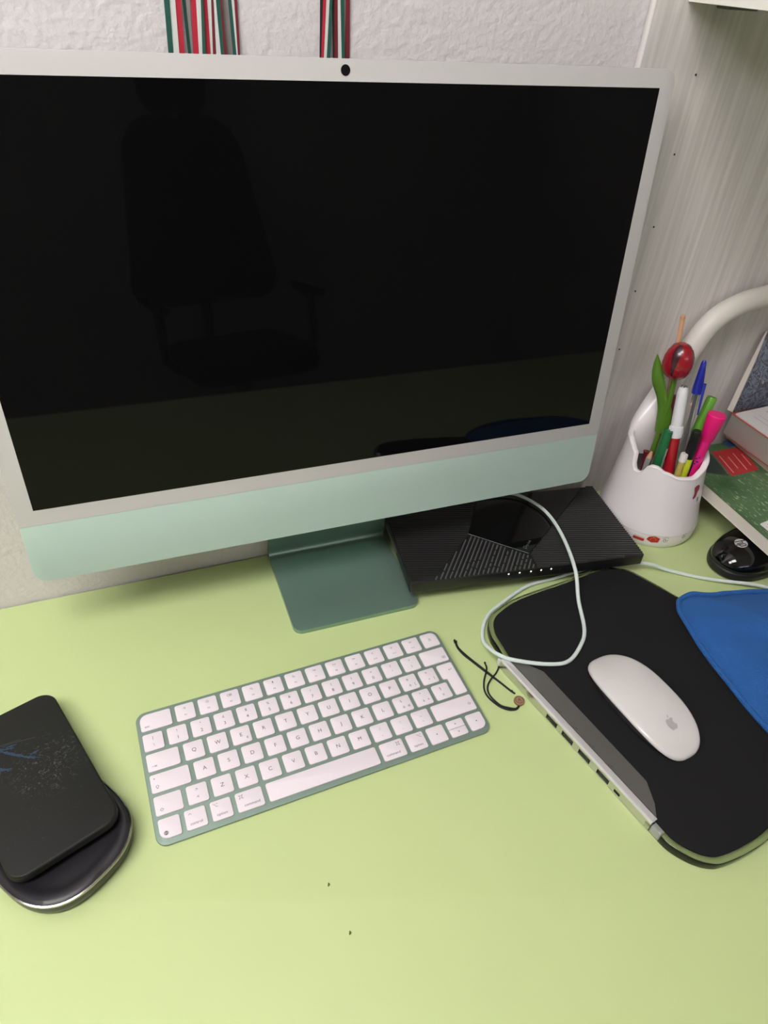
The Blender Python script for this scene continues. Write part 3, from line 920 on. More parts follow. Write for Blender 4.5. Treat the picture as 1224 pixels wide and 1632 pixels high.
# ------------------------------------------------------------------ cord bracelet with wooden bead
br_ = empty('cord_bracelet', (.138, -.225, 0.0), label='thin black cord bracelet with a round wooden bead beside the keyboard', cat='bracelet')
BO = Vector((.138, -.225, 0))
def bl_(pts, z=0.0009): return [Vector((x, y, zz)) - BO for x, y, zz in catmull([(p[0], p[1], p[2] if len(p) > 2 else z) for p in pts], 6, False)]
strands = [
    bl_([(.1205, -.1762), (.1196, -.1835), (.1215, -.1930), (.1262, -.2040), (.1312, -.2155), (.1401, -.2347), (.1440, -.2440), (.1462, -.2478)]),
    bl_([(.1210, -.1762), (.1204, -.1840), (.1232, -.1935), (.1272, -.2035), (.1316, -.2150, .0016), (.1403, -.2345), (.1444, -.2442), (.1464, -.2480)]),
    bl_([(.1363, -.2085), (.1338, -.2160, .0024), (.1262, -.2260), (.1214, -.2360), (.1216, -.2450), (.1262, -.2555), (.1320, -.2610), (.1385, -.2630), (.1430, -.2610)]),
    bl_([(.1463, -.2172), (.1402, -.2225), (.1330, -.2270, .0024), (.1262, -.2330), (.1236, -.2420), (.1272, -.2540), (.1330, -.2592), (.1390, -.2622), (.1432, -.2605)]),
]
for s_ in strands:
    build('cord', tube(s_, 0.00082, 8), M_cord, br_)
for (x, y, z, r) in ((.1204, -.1770, .0016, .0016), (.1207, -.1745, .0012, .0011), (.1364, -.2080, .0010, .0010), (.1466, -.2168, .0011, .0011), (.1447, -.2448, .0013, .0012)):
    bm = bmesh.new(); bmesh.ops.create_icosphere(bm, subdivisions=2, radius=r)
    for v in bm.verts: v.co *= 1 + .15 * math.sin(5000 * v.co.x + 3000 * v.co.y)
    build('knot', bm, M_cord, br_, loc=(Vector((x, y, z)) - BO)[:])
bd = build('bead', slab([(.0048 * math.cos(t), .0048 * math.sin(t)) for t in (2 * math.pi * k / 24 for k in range(24))], 0.0002, 0.0034, .0007, .0007), M_wood, br_, loc=(Vector((.1455, -.2565, 0)) - BO)[:])
bm = bmesh.new()
add_ring(bm, 0, 0, .0035, .0004, lambda a, b: (a, b, .00345), 16); add_text(bm, 'A', .0046, lambda a, b: (a, b, .00345))
build('engraving', bm, M_ink_dark, bd, smooth=False, rot=(0, 0, -.3))

# ------------------------------------------------------------------ blue cloth pouch
M_blue = mat('blue_canvas', rgb(46, 100, 168), 0.85, noise=0.1, scale=25, sheen=0.03, spec=0.2)
nt, bs = nodes_of(M_blue)
tc = nt.nodes.new('ShaderNodeTexCoord')
wv = []
for ax in (0, 1):
    w_ = nt.nodes.new('ShaderNodeTexWave'); w_.bands_direction = 'X' if ax == 0 else 'Y'; w_.inputs['Scale'].default_value = 260
    nt.links.new(tc.outputs['Object'], w_.inputs['Vector']); wv.append(w_)
ad = nt.nodes.new('ShaderNodeMath'); ad.operation = 'ADD'
nt.links.new(wv[0].outputs[1], ad.inputs[0]); nt.links.new(wv[1].outputs[1], ad.inputs[1])
bp = nt.nodes.new('ShaderNodeBump'); bp.inputs['Strength'].default_value = 0.5; bp.inputs['Distance'].default_value = 0.0006
nt.links.new(ad.outputs[0], bp.inputs['Height']); nt.links.new(bp.outputs[0], bs.inputs['Normal'])
pc = empty('cloth_pouch', (.42, -.30, .0106), label='blue canvas pouch with a piped seam lying over the mouse pad edge', cat='pouch')
PO2 = Vector((.42, -.30, 0))
po = [(.3510, -.2230), (.3440, -.2500), (.3385, -.2800), (.3350, -.3100), (.3332, -.3400), (.3330, -.3700), (.3360, -.405), (.38, -.432), (.45, -.436), (.52, -.415), (.546, -.34), (.535, -.262), (.498, -.2345),
      (.4641, -.2262), (.4480, -.2225), (.4347, -.2187), (.4180, -.2150), (.4054, -.2133), (.3920, -.2085), (.3792, -.2045), (.3640, -.2070), (.3560, -.2140)]
pol = [v - PO2 for v in catmull([(x, y, 0) for x, y in po], 5)]
cen = Vector((.02, -.01, 0))
bm = bmesh.new()
loops = []
def pz(p, f):
    h = 0.0150 * (1 - f ** 3.2)
    wr = 0.0016 * math.sin(95 * p.x + 40 * p.y) * (1 - f ** 6) + 0.0012 * math.sin(150 * p.y - 60 * p.x + 1.3) * (1 - f ** 4)
    # a long diagonal fold
    d_ = (p.x * .55 + p.y * .83) - .018
    wr += 0.0034 * math.exp(-(d_ / .010) ** 2) * (1 - f ** 5)
    return max(0.0012, 0.0011 + h + wr)
for f in (1.0, .985, .96, .92, .86, .78, .68, .56, .42, .28, .14, .04):
    L = []
    for v in pol:
        p = cen + (v - cen) * f
        L.append((p.x, p.y, pz(p, f)))
    loops.append(L)
botm = [[(cen.x + (v.x - cen.x) * f, cen.y + (v.y - cen.y) * f, 0.0002) for v in pol] for f in (0.6, 1.0)]
add_loops(bm, botm + loops)
build('cloth', bm, M_blue, pc, angle=80)
hem = []
for k, v in enumerate(pol + [pol[0]]):
    u = (v - cen).normalized()
    hem.append((v.x + u.x * .0008, v.y + u.y * .0008, 0.0027 + .0005 * math.sin(k * .55)))
build('piping', tube(hem, 0.0026, 8), M_blue, pc)

# ------------------------------------------------------------------ charging dock and phone on the left
dk = empty('charging_dock', (-.234, -.256, 0.0), (0, 0, math.radians(34)), label='rounded black dock with a silver rim under the tilted black phone', cat='dock')
def superell(a, b, e, n=64): return mouse_outline(a, b, n, e)
DA, DB = 0.0440, 0.0500
bm = bmesh.new()
prof = [(0.94, 0.0005), (0.985, 0.003), (1.0, 0.008), (1.0, 0.0125)]
add_loops(bm, [[(x, y, z) for x, y in superell(DA * f, DB * f, 2.6)] for f, z in prof])
build('base', bm, mat('dock_side_black', rgb(38, 38, 36), 0.35, noise=0.05), dk)
bm = bmesh.new()
add_loops(bm, [[(x, y, z) for x, y in superell(DA * f, DB * f, 2.6)] for f, z in ((1.0, .0122), (1.008, .0132), (1.004, .0146), (.985, .0150), (.97, .0146))], False, False)
build('rim', bm, mat('silver_rim', rgb(170, 168, 160), 0.2, metal=1.0, noise=0.02), dk)['label'] = 'thin silver rim'
bm = bmesh.new()
add_loops(bm, [[(x, y, z) for x, y in superell(DA * f, DB * f, 2.6)] for f, z in ((.975, .0125), (.975, .0146), (.93, .0160), (.86, .0158), (.80, .0143), (.70, .0128), (.3, .0124))])
build('top', bm, mat('dock_top_satin', rgb(34, 33, 36), 0.38, noise=0.05), dk)
# phone: corners on the desk side far end and on the dock at the near end
M_phone = mat('scuffed_black_back', rgb(24, 25, 23), 0.5, noise=0.1, scale=40, spec=0.3)
nt, bs = nodes_of(M_phone)
tc = nt.nodes.new('ShaderNodeTexCoord')
def phone_noise(scale, lo, hi, dist, stretch=(1, 1, 1), off=(0, 0, 0)):
    mp = nt.nodes.new('ShaderNodeMapping'); mp.inputs['Scale'].default_value = stretch; mp.inputs['Location'].default_value = off
    nt.links.new(tc.outputs['Object'], mp.inputs[0])
    n = nt.nodes.new('ShaderNodeTexNoise'); n.inputs['Scale'].default_value = scale; n.inputs['Detail'].default_value = 6; n.inputs['Distortion'].default_value = dist
    nt.links.new(mp.outputs[0], n.inputs['Vector'])
    r = nt.nodes.new('ShaderNodeValToRGB'); r.color_ramp.elements[0].position = lo; r.color_ramp.elements[1].position = hi
    nt.links.new(n.outputs[0], r.inputs[0])
    return r.outputs[0]
old = bs.inputs['Base Color'].links[0].from_socket
def patch(cx, cy, rad):
    """a soft round patch on the back where the wear sits"""
    mp = nt.nodes.new('ShaderNodeMapping'); mp.inputs['Location'].default_value = (-cx / rad, -cy / rad, 0); mp.inputs['Scale'].default_value = (1 / rad, 1 / rad, 0.0)
    nt.links.new(tc.outputs['Object'], mp.inputs[0])
    g = nt.nodes.new('ShaderNodeTexGradient'); g.gradient_type = 'SPHERICAL'
    nt.links.new(mp.outputs[0], g.inputs[0])
    return g.outputs[0]
def wear(prev, mask, pmask, col, amt):
    m1 = nt.nodes.new('ShaderNodeMath'); m1.operation = 'MULTIPLY'; nt.links.new(mask, m1.inputs[0]); nt.links.new(pmask, m1.inputs[1])
    m2 = nt.nodes.new('ShaderNodeMath'); m2.operation = 'MULTIPLY'; m2.inputs[1].default_value = amt; m2.use_clamp = True; nt.links.new(m1.outputs[0], m2.inputs[0])
    mx = nt.nodes.new('ShaderNodeMixRGB'); nt.links.new(m2.outputs[0], mx.inputs[0]); nt.links.new(prev, mx.inputs[1]); mx.inputs[2].default_value = col
    return mx.outputs[0]
c1 = wear(old, phone_noise(330, .58, .68, 1.5), patch(.012, .005, .034), rgb(92, 94, 88), 1.3)
c1 = wear(c1, phone_noise(900, .68, .74, 0.0), patch(.0, -.02, .09), rgb(120, 118, 110), 1.0)
nt.links.new(c1, bs.inputs['Base Color'])
ph = empty('phone', (-.231, -.2065, .0), label='black phone with scratches and blue scuffs lying tilted on the dock', cat='phone')
TRc = Vector((-.2355, -.1300, .0185)); BRc = Vector((-.1885, -.2655, .0265))
# local axes: Yp along the long side (towards the far end), Xp across, Zp normal
Yp = (TRc - BRc).normalized()
Xp = Vector((0.906, 0.423, 0.0)); Xp = (Xp - Yp * Xp.dot(Yp)).normalized()
Zp = Xp.cross(Yp).normalized()
PW, PL = 0.0760, (TRc - BRc).length
cor = BRc - Xp * PW / 2 + Yp * PL / 2
Mx = Matrix((Xp, Yp, Zp)).transposed().to_4x4(); Mx.translation = cor
ph.matrix_world = Mx
build('body', slab(rrect(-PW / 2, -PL / 2, PW / 2, PL / 2, 0.0125, 8), -0.0078, 0.0, 0.0016, 0.0022, seg=4), M_phone, ph)
bm = bmesh.new()
pxf = lambda a, b: (a, b, .00012)
M_scrb = mat('blue_scuff', rgb(44, 72, 98), 0.6, noise=0.25, scale=500)
def jit(pts, w):
    add_stroke(bm, pts, w, pxf)
for base in ([(-.038, .047), (-.02, .0395), (-.008, .0375)], [(-.03, .041), (-.014, .038), (-.004, .0335)], [(-.014, .0385), (-.016, .030), (-.0235, .0285)], [(-.012, .0365), (-.006, .028), (.002, .0185), (.009, .012)],
             [(-.0235, .0285), (-.030, .032)], [(-.0235, .0285), (-.0165, .0195), (-.0105, .015)], [(-.008, .0365), (.0, .0355)], [(.003, .018), (.012, .0205)], [(-.0165, .0195), (-.020, .014)]):
    for k in range(7):
        P = []
        for (x0, y0), (x1, y1) in zip(base, base[1:]):
            for q in range(4): P.append((x0 + (x1 - x0) * q / 4, y0 + (y1 - y0) * q / 4))
        P.append(base[-1])
        P = [(max(-.0368, x + random.uniform(-.0013, .0013)), y + random.uniform(-.0011, .0011)) for x, y in P]
        a_ = random.randint(0, 2); jit(P[a_:len(P) - random.randint(0, 2)], random.uniform(.00018, .0005))
build('blue_scuffs', bm, M_scrb, ph, smooth=False)
bm = bmesh.new()
jit([(-.0368, .0473), (-.015, .0415), (.0, .037), (.012, .0325)], .0003); jit([(-.03, .0455), (-.01, .041), (.003, .0375)], .0003)
add_ring(bm, -.033, .0115, .0035, .0005, pxf, 10, -.6, 2.0); jit([(-.0368, .0043), (-.030, .006)], .0004)
for k in range(26):
    x, y = random.gauss(.012, .012), random.gauss(.0, .011)
    a = random.uniform(0, 3.1)
    if abs(x) < .035: add_ring(bm, x, y, random.uniform(.001, .003), .00018, pxf, 5, a, a + random.uniform(.6, 1.6))
build('scratches', bm, mat('scratch_grey', rgb(76, 78, 74), 0.6, noise=0.2), ph, smooth=False)

# ------------------------------------------------------------------ ribbons hanging on the wall
def stripes(name_label, spec, layer, grp):
    """spec: (colour name, x at z=.482, x at z=.456, width0, width1) in metres along the wall"""
    y = -0.0012 - layer * 0.0016
    r = empty('ribbon', (spec[0][1], y, 0.60), label=name_label, cat='ribbon', group=grp)
    for nm, xa0, xa1, xb0, xb1 in spec:
        bm = bmesh.new()
        loops = []
        for k in range(12):
            z = 0.66 - k * (0.66 - 0.36) / 11
            t = (0.482 - z) / 0.026
            tt = max(-1.6, min(1.9, t))
            l = xa0 + (xb0 - xa0) * tt; rr = xa1 + (xb1 - xa1) * tt
            if rr - l < .0006: rr = l + .0006
            yy = 0.0005 * math.sin(z * 40 + xa0 * 300)
            loops.append([(l - spec[0][1], yy - .0002, z - .60), (rr - spec[0][1], yy - .0002, z - .60), (rr - spec[0][1], yy + .0002, z - .60), (l - spec[0][1], yy + .0002, z - .60)])
        add_loops(bm, loops)
        build(nm.split('!')[0] + '_stripe', bm, M_rib[nm.split('!')[-1]], r, smooth=False)
    return r
M_rib = {'green': mat('ribbon_green', rgb(30, 84, 72), 0.6, noise=0.15, scale=900), 'white': mat('ribbon_white', rgb(214, 216, 210), 0.6, noise=0.06, scale=900),
         'red': mat('ribbon_red', rgb(186, 34, 56), 0.6, noise=0.15, scale=900), 'edge': mat('ribbon_dark_edge', rgb(34, 34, 34), 0.6, noise=0.1),
         'deep': mat('ribbon_deep_red', rgb(118, 26, 42), 0.6, noise=0.15, scale=900), 'grey': mat('ribbon_shadow_grey', rgb(150, 142, 138), 0.6, noise=0.06)}  # grey is shade painted as a stripe colour
def wx(u, top):  # wall x of a measured stripe boundary, upper and lower row
    P = [(262, -0.06624), (382, -0.01923), (508, 0.03344), (560, 0.05625)] if top else [(268, -0.06741), (380, -0.02199), (509, 0.03404), (560, 0.0574)]
    for (a, xa), (c, xc) in zip(P, P[1:]):
        if u <= c: break
    return xa + (xc - xa) * (u - a) / (c - a)
def S(nm, a, b, c, d): return (nm, wx(a, 1), wx(b, 1), wx(c, 0), wx(d, 0))
G1 = 'striped ribbons hanging on the wall'
stripes('leftmost striped ribbon on the wall, its green edge outermost', [S('green', 261, 269.5, 268, 276), S('white', 269.5, 278.5, 276, 285), S('red', 278.5, 287.5, 285, 293.5)], 2, G1)
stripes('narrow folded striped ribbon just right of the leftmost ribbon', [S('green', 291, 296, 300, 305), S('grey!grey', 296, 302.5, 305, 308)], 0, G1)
stripes('bright red edged ribbon in the middle of the left bunch', [S('red', 303, 311, 307.5, 316), S('white', 311, 318.5, 316, 321.5), S('green', 318.5, 322.5, 321.5, 327)], 2, G1)
stripes('ribbon with a wide red stripe right of the bunch middle', [S('red', 322.8, 329.5, 328, 335), S('white', 329.5, 336, 335, 339), S('red!deep', 336, 339.5, 339, 344)], 1, G1)
stripes('ribbon with a bent green stripe near the right of the left bunch', [S('white', 339.5, 343, 344, 351), S('green', 343, 350, 351, 356.5), S('red!deep', 350, 351.5, 356.5, 361)], 2, G1)
stripes('rightmost thin ribbon of the left bunch', [S('grey!grey', 352, 364, 362, 372), S('green', 364, 369.5, 372, 377.5), S('white', 369.5, 374, 377.5, 380), S('red!deep', 374, 379, 380, 383.5)], 0, G1)  # grey strip paints the shaded wall beside the ribbon
stripes('red, white and green ribbon at the left of the bunch above the webcam', [S('dark_edge!edge', 509.5, 513.8, 509, 511.5), S('red', 513.8, 519, 511.5, 515.8), S('white', 519, 524, 515.8, 520), S('green', 524, 528.8, 520, 525.5)], 2, G1)
stripes('middle ribbon of the bunch above the webcam with a black edge', [S('dark_edge!edge', 530.5, 533.8, 531, 533.5), S('red!deep', 533.8, 539.5, 533.5, 539.2), S('white', 539.5, 544, 539.2, 545.2), S('green', 544, 549.5, 545.2, 550.5)], 1, G1)
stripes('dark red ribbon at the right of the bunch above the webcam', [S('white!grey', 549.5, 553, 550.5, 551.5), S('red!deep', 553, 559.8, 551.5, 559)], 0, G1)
for hx, lb in ((-.043, 'small steel hook above the frame holding the left ribbon bunch'), (.045, 'small steel hook above the frame holding the ribbons over the webcam')):
    o = build('wall_hook', tube([(hx, -.0005, .665), (hx, -.020, .665), (hx, -.024, .672)], .003, 8), M_steel)
    tag(o, lb, 'hook')

# ------------------------------------------------------------------ pencil holder lamp
LC = Vector((.427, -.071, 0))
lamp = empty('pencil_holder_lamp', LC[:], label='white desk lamp whose round base is a pencil holder, its arm curving right', cat='lamp')
def prof_r(z):
    P = [(0, .0535), (.004, .0560), (.012, .0572), (.022, .0572), (.036, .0535), (.052, .0512), (.07, .0490), (.09, .0462), (.115, .0440), (.15, .042)]
    for (a, ra), (b, rb) in zip(P, P[1:]):
        if z <= b: return ra + (rb - ra) * (z - a) / (b - a)
    return P[-1][1]
def lean(z): return Vector((-.0035 * (z / .09), .002 * (z / .09), 0))
HK = [(-180, .1035), (-176, .0900), (-171, .0860), (-165, .0856), (-160, .0890), (-155, .0965), (-150, .0998), (-143, .1002), (-128, .0962), (-108, .0918), (-85, .0905), (-68, .0955), (-50, .1005), (-20, .1035), (20, .104), (50, .106),
      (80, .108), (100, .109), (120, .110), (140, .111), (155, .112), (168, .1085), (176, .1050), (180, .1035)]
def rim_h(deg):
    deg = (deg + 180) % 360 - 180
    for (a, ha), (b, hb) in zip(HK, HK[1:]):
        if a <= deg <= b:
            t = (deg - a) / (b - a); t = t * t * (3 - 2 * t)
            return ha + (hb - ha) * t
    return .1
NT = 120
def wall_pt(k, f, off):
    deg = -180 + 360 * k / NT
    h = rim_h(deg)
    z = f * h
    r = prof_r(z) + off
    c = lean(z)
    return (c.x + r * math.cos(math.radians(deg)), c.y + r * math.sin(math.radians(deg)), z)
bm = bmesh.new()
loops = [[(0.030 * math.cos(math.radians(-180 + 360 * k / NT)), 0.030 * math.sin(math.radians(-180 + 360 * k / NT)), 0.0003) for k in range(NT)]]
for f in (0.003, .02, .05, .12, .2, .3, .42, .55, .68, .8, .9, .96, .985): loops.append([wall_pt(k, f, 0) for k in range(NT)])
# rolled lip
for f, off in ((.99, .0008), (1.0, .0006), (1.006, -.0006), (1.008, -.0030), (.995, -.0055)): loops.append([wall_pt(k, f, off) for k in range(NT)])
for f in (.97, .9, .75, .55, .35, .2): loops.append([wall_pt(k, f, -.0056) for k in range(NT)])
loops.append([(0.028 * math.cos(math.radians(-180 + 360 * k / NT)), 0.028 * math.sin(math.radians(-180 + 360 * k / NT)), 0.012) for k in range(NT)])
add_loops(bm, loops)
build('holder_cup', bm, M_lampw, lamp, angle=50)
# seam above the foot ring
bm = bmesh.new()
zz = .0195
add_loops(bm, [[((prof_r(z) + o_) * math.cos(t) + lean(z).x, (prof_r(z) + o_) * math.sin(t) + lean(z).y, z) for t in (2 * math.pi * k / 72 for k in range(72))] for z, o_ in ((zz - .0004, -.0003), (zz - .0003, .0003), (zz + .0003, .0003), (zz + .0004, -.0003))], False, False)
build('seam_ring', bm, mat('seam_shade', rgb(205, 200, 199), 0.5, noise=0), lamp)
# arm
AP = [(.4340, -.0262, .146), (.4395, -.0250, .163), (.4468, -.0250, .184), (.4535, -.0250, .202), (.4620, -.0250, .2195), (.4732, -.0250, .2320), (.4885, -.0250, .2408), (.508, -.0250, .2470), (.533, -.0250, .2505),
      (.565, -.032, .2570), (.61, -.040, .268), (.65, -.062, .292), (.672, -.095, .325), (.668, -.14, .348)]
NK = [(.080, .4215, -.0350, .0240, .0100), (.098, .4205, -.0340, .0245, .0105), (.109, .4208, -.0330, .0245, .0112), (.118, .4218, -.0315, .0232, .0120), (.127, .4246, -.0300, .0205, .0126),
      (.136, .4285, -.0280, .0178, .0130), (.147, .4338, -.0265, .0154, .0133), (.158, .4378, -.0255, .0140, .0134), (.170, .4418, -.0250, .0132, .0132)]
bm = bmesh.new()
nkc = catmull([(a, b, c) for a, b, c, d_, e_ in NK], 4, False); nkr = catmull([(d_, e_, 0) for a, b, c, d_, e_ in NK], 4, False)
add_loops(bm, [[(q.y - LC.x + r2.x * math.cos(t), q.z - LC.y + r2.y * math.sin(t), q.x) for t in (2 * math.pi * k / 28 for k in range(28))] for q, r2 in zip(nkc, nkr)])
build('neck', bm, M_lampw, lamp, angle=70)
ar = catmull([(Vector(p) - LC)[:] for p in AP], 6, False)
rad = []
for i in range(len(ar)):
    t = i / (len(ar) - 1)
    rad.append(.0117 + .0016 * max(0, 1 - t / .30))
build('arm', tube(ar, rad, 18), M_arm, lamp)['label'] = 'cream gooseneck arm'
hp_ = Vector((.66, -.17, .355)) - LC
bm = bmesh.new()
for f in (0,):
    add_loops(bm, [[(hp_.x + x, hp_.y + y - .03, hp_.z + z) for x, y in superell(.045 * q, .075 * q, 2.4, 40)] for q, z in ((.90, -.008), (1, -.004), (1, .004), (.9, .010), (.5, .013))])
build('lamp_head', bm, M_lampw, lamp)
# printed and glued marks round the foot
def on_cup(deg, z, off=.0006):
    r = prof_r(z) + off; c = lean(z)
    return Vector((c.x + r * math.cos(math.radians(deg)), c.y + r * math.sin(math.radians(deg)), z))
def cupxf(deg, z0, off=.0006):
    def xf(a, b):
        z = z0 + b
        return tuple(on_cup(deg + math.degrees(a / prof_r(z)), z, off))
    return xf
def cup_patch(poly, deg, z0, m, name, label=None, off=.0006):
    bm = bmesh.new()
    add_poly(bm, poly, cupxf(deg, z0, off))
    bmesh.ops.triangulate(bm, faces=bm.faces)
    o = build(name, bm, m, lamp, smooth=False)
    if label: o['label'] = label
M_stk = mat('sticker_red', rgb(188, 40, 38), 0.4, noise=0.12, scale=400)
M_stk2 = mat('sticker_pale', rgb(222, 196, 190), 0.5, noise=0.05)
cup_patch(rpoly([(-.0065, -.0028), (.0060, -.0034), (.0066, .0024), (-.0058, .0030)], .001, 3), -137, .0122, M_stk, 'sticker', 'small red sticker strip')
cup_patch([(-.006, .0012), (.0064, .0008), (.0066, .0026), (-.0056, .0032)], -137, .0122, M_stk2, 'sticker_edge', off=.0009)
cup_patch(rpoly([(-.0074, -.0012), (-.001, -.0048), (.0062, -.0036), (.0074, .0024), (.001, .0050), (-.0052, .0030)], .0012, 3), -121.5, .0145, M_stk, 'sticker', 'red diamond shaped sticker')
bm = bmesh.new(); add_ring(bm, 0, -.0003, .0030, .0006, cupxf(-121.5, .0145, .0010), 14, -.2, 3.6); add_disc(bm, .0002, .0042, .0013, cupxf(-121.5, .0145, .0010), 10)
build('sticker_print', bm, mat('sticker_orange', rgb(226, 120, 60), 0.5, noise=0), lamp, smooth=False)
M_sym = mat('symbol_black', rgb(50, 48, 44), 0.5, noise=0)
for deg, z0 in ((-107.5, .0158), (-83.5, .0180)):
    bm = bmesh.new(); xf = cupxf(deg, z0, .0006)
    add_ring(bm, 0, -.0012, .0024, .0005, xf, 18, math.radians(95), math.radians(385)); add_disc(bm, .0, -.0010, .0008, xf, 8)
    for k in range(5):
        a = math.radians(40 + 25 * k); add_stroke(bm, [(.0034 * math.cos(a), .0034 * math.sin(a) - .0010), (.0047 * math.cos(a), .0047 * math.sin(a) - .0010)], .0004, xf)
    build('touch_symbol', bm, M_sym, lamp, smooth=False)
# worn red transfer on the side of the cup
tp = [(v.x, v.y) for v in catmull([(-.0040, .0070, 0), (.0005, .0088, 0), (.0048, .0068, 0), (.0046, .0020, 0), (.0022, -.0010, 0), (.0012, -.0058, 0), (-.0026, -.0080, 0), (-.0042, -.0060, 0), (-.0028, -.0010, 0), (-.0036, .0030, 0)], 3)]
cup_patch(tp, -77, .0720, mat('worn_transfer', rgb(150, 40, 66), 0.5, noise=0.3, scale=300), 'transfer', 'worn red transfer patch')
cup_patch([(-.0010, -.002), (.0010, -.002), (.0016, .003), (-.0004, .004)], -70, .060, mat('transfer_dark', rgb(60, 62, 58), 0.6, noise=0.2), 'transfer', 'small dark transfer remnant')

# ------------------------------------------------------------------ things standing in the holder
def V(*a): return Vector(a)
def pen_line(a, b, zb=0.0135):
    """extend the line through a (lower) and b (upper) down to height zb inside the cup, kept clear of the wall"""
    a, b = Vector(a), Vector(b)
    d = (a - b)
    t = (zb - a.z) / d.z
    p = a + d * t
    q = p - LC - Vector((lean(zb).x, lean(zb).y, 0)); q.z = 0
    if q.length > .030:
        q = q.normalized() * .030
        p = Vector((LC.x + q.x + lean(zb).x, LC.y + q.y + lean(zb).y, zb))
    return p
GP = 'pens and sticks in the holder'
def pen(name, label, cat, base):
    return empty(name, base[:], label=label, cat=cat, group=GP)
def seg(name, root, a, b, prof, m, n=16, label=None):
    o_ = Vector(root.location)
    o = build(name, axis_lathe(Vector(a) - o_, Vector(b) - o_, prof, n), m, root)
    if label: o['label'] = label
    return o
def lerp(a, b, t): return Vector(a) + (Vector(b) - Vector(a)) * t

# wooden tulip: stem, leaf, bloom
tb, tt = V(.4188, -.0539, .0918), V(.4108, -.0525, .2010)
t0 = pen_line(tb, V(.4195, -.0530, .120)); tulip = pen('tulip', 'painted wooden tulip with red bloom and one green leaf in the pencil holder', 'ornament', t0)
M_tg = mat('tulip_green', rgb(86, 128, 34), 0.35, noise=0.08, coat=0.3)
st = catmull([t0, tb, V(.4188, -.0540, .120), V(.4172, -.0545, .145), V(.4130, -.0532, .184)], 5, False)
build('stem', tube([v - t0 for v in st], .0030, 10), M_tg, tulip)
def tulip_bloom():
    bm = bmesh.new(); n = 36; loops = []
    for s, r in ((-.0180, .002), (-.0172, .0075), (-.0140, .0118), (-.0085, .0148), (-.0020, .0156), (.0050, .0148), (.0110, .0124), (.0155, .0088), (.0180, .0045), (.0186, .0008)):
        L = []
        for k in range(n):
            a = 2 * math.pi * k / n
            c3 = math.cos(3 * (a - .2618))
            rr = r * (1 + .05 * c3 * (1 if s > -.012 else .4))
            L.append((rr * math.cos(a), rr * math.sin(a), s))
        loops.append(L)
    add_loops(bm, loops)
    return bm
bd_ = (V(.4108, -.0525, .2010) - V(.4135, -.0545, .165)).normalized()
rotq = Vector((0, 0, 1)).rotation_difference(bd_)
bl = build('bloom', tulip_bloom(), M_red, tulip, loc=(tt + V(0, 0, .001) - t0)[:], angle=70)
bl.scale = (.98, .98, 1.07)
bl.rotation_euler = (rotq @ Euler((0, 0, math.radians(15))).to_quaternion()).to_euler()
# dark painted gaps between petals
for k in range(3):
    bm = bmesh.new()
    a0 = math.radians(75 + 120 * k)
    loops = []
    for s, r, w in ((-.0120, .0129, .02), (-.0085, .0148, .07), (-.0020, .0156, .14), (.0050, .0148, .24), (.0110, .0124, .34), (.0155, .0088, .40), (.0180, .0045, .36)):
        L = []
        for q in range(9):
            a = a0 + w * (q - 4) / 4
            rr = r * (1 + .05 * math.cos(3 * (a - .2618))) + .0007
            L.append((rr * math.cos(a), rr * math.sin(a), s))
        loops.append(L)
    add_loops(bm, loops, False, False, closed=False)
    build('petal_gap', bm, mat('petal_dark', rgb(62, 14, 26), 0.25, noise=0.15, coat=0.4), bl)
# leaf: thick carved blade
lp = catmull([V(.4192, -.0548, .1150), V(.4188, -.0545, .128), V(.4160, -.0520, .143), V(.4100, -.0480, .158), V(.4030, -.0430, .174), V(.3990, -.0390, .189), V(.3965, -.0355, .2030)], 5, False)
lw = [.0062, .0076, .0082, .0076, .0068, .0058, .0064, .0066, .0056, .0036, .0006]
bm = bmesh.new(); loops = []
ax = Vector((.655, -.756, 0))
for i, p in enumerate(lp):
    t = i / (len(lp) - 1) * (len(lw) - 1); j = min(int(t), len(lw) - 2); w = lw[j] + (lw[j + 1] - lw[j]) * (t - j)
    d = (lp[min(i + 1, len(lp) - 1)] - lp[max(i - 1, 0)]).normalized()
    side = (ax - d * ax.dot(d)).normalized(); nn_ = side.cross(d)
    th = .0034 * (1 - .7 * i / len(lp)) + .0004
    loops.append([p - t0 + side * w * math.cos(q) + nn_ * th * math.sin(q) for q in (2 * math.pi * k / 14 for k in range(14))])
add_loops(bm, loops)
build('leaf', bm, M_tg, tulip, angle=60)

# plain wooden stick
a, b = V(.4247, -.0466, .1370), V(.42447, -.02450, .23931)
s0_ = pen_line(a, b, .018); r_ = pen('wooden_stick', 'plain thin wooden stick standing behind the tulip', 'stick', s0_)
L_ = (b - s0_).length
seg('shaft', r_, s0_, b, [(0, .0026), (L_ - .006, .0026), (L_ - .0045, .0024), (L_ - .004, .0027), (L_ - .0008, .0026), (L_, .0018)], mat('pale_wood', rgb(206, 160, 122), 0.55, noise=0.12, scale=80, stretch=(1, 1, .1)), 12)

# dull red pen behind the white-capped marker
a, b = V(.4319, -.0537, .1022), V(.4306, -.0446, .1543)
s0_ = pen_line(a, b, .016); r_ = pen('red_pen', 'slim dull red pen almost hidden behind the white-capped marker', 'pen', s0_)
L_ = (b - s0_).length
seg('barrel', r_, s0_, b, [(0, .0018), (.008, .0036), (L_ - .002, .0036), (L_, .003)], mat('dull_red', rgb(140, 70, 66), 0.35, noise=0.05), 12)

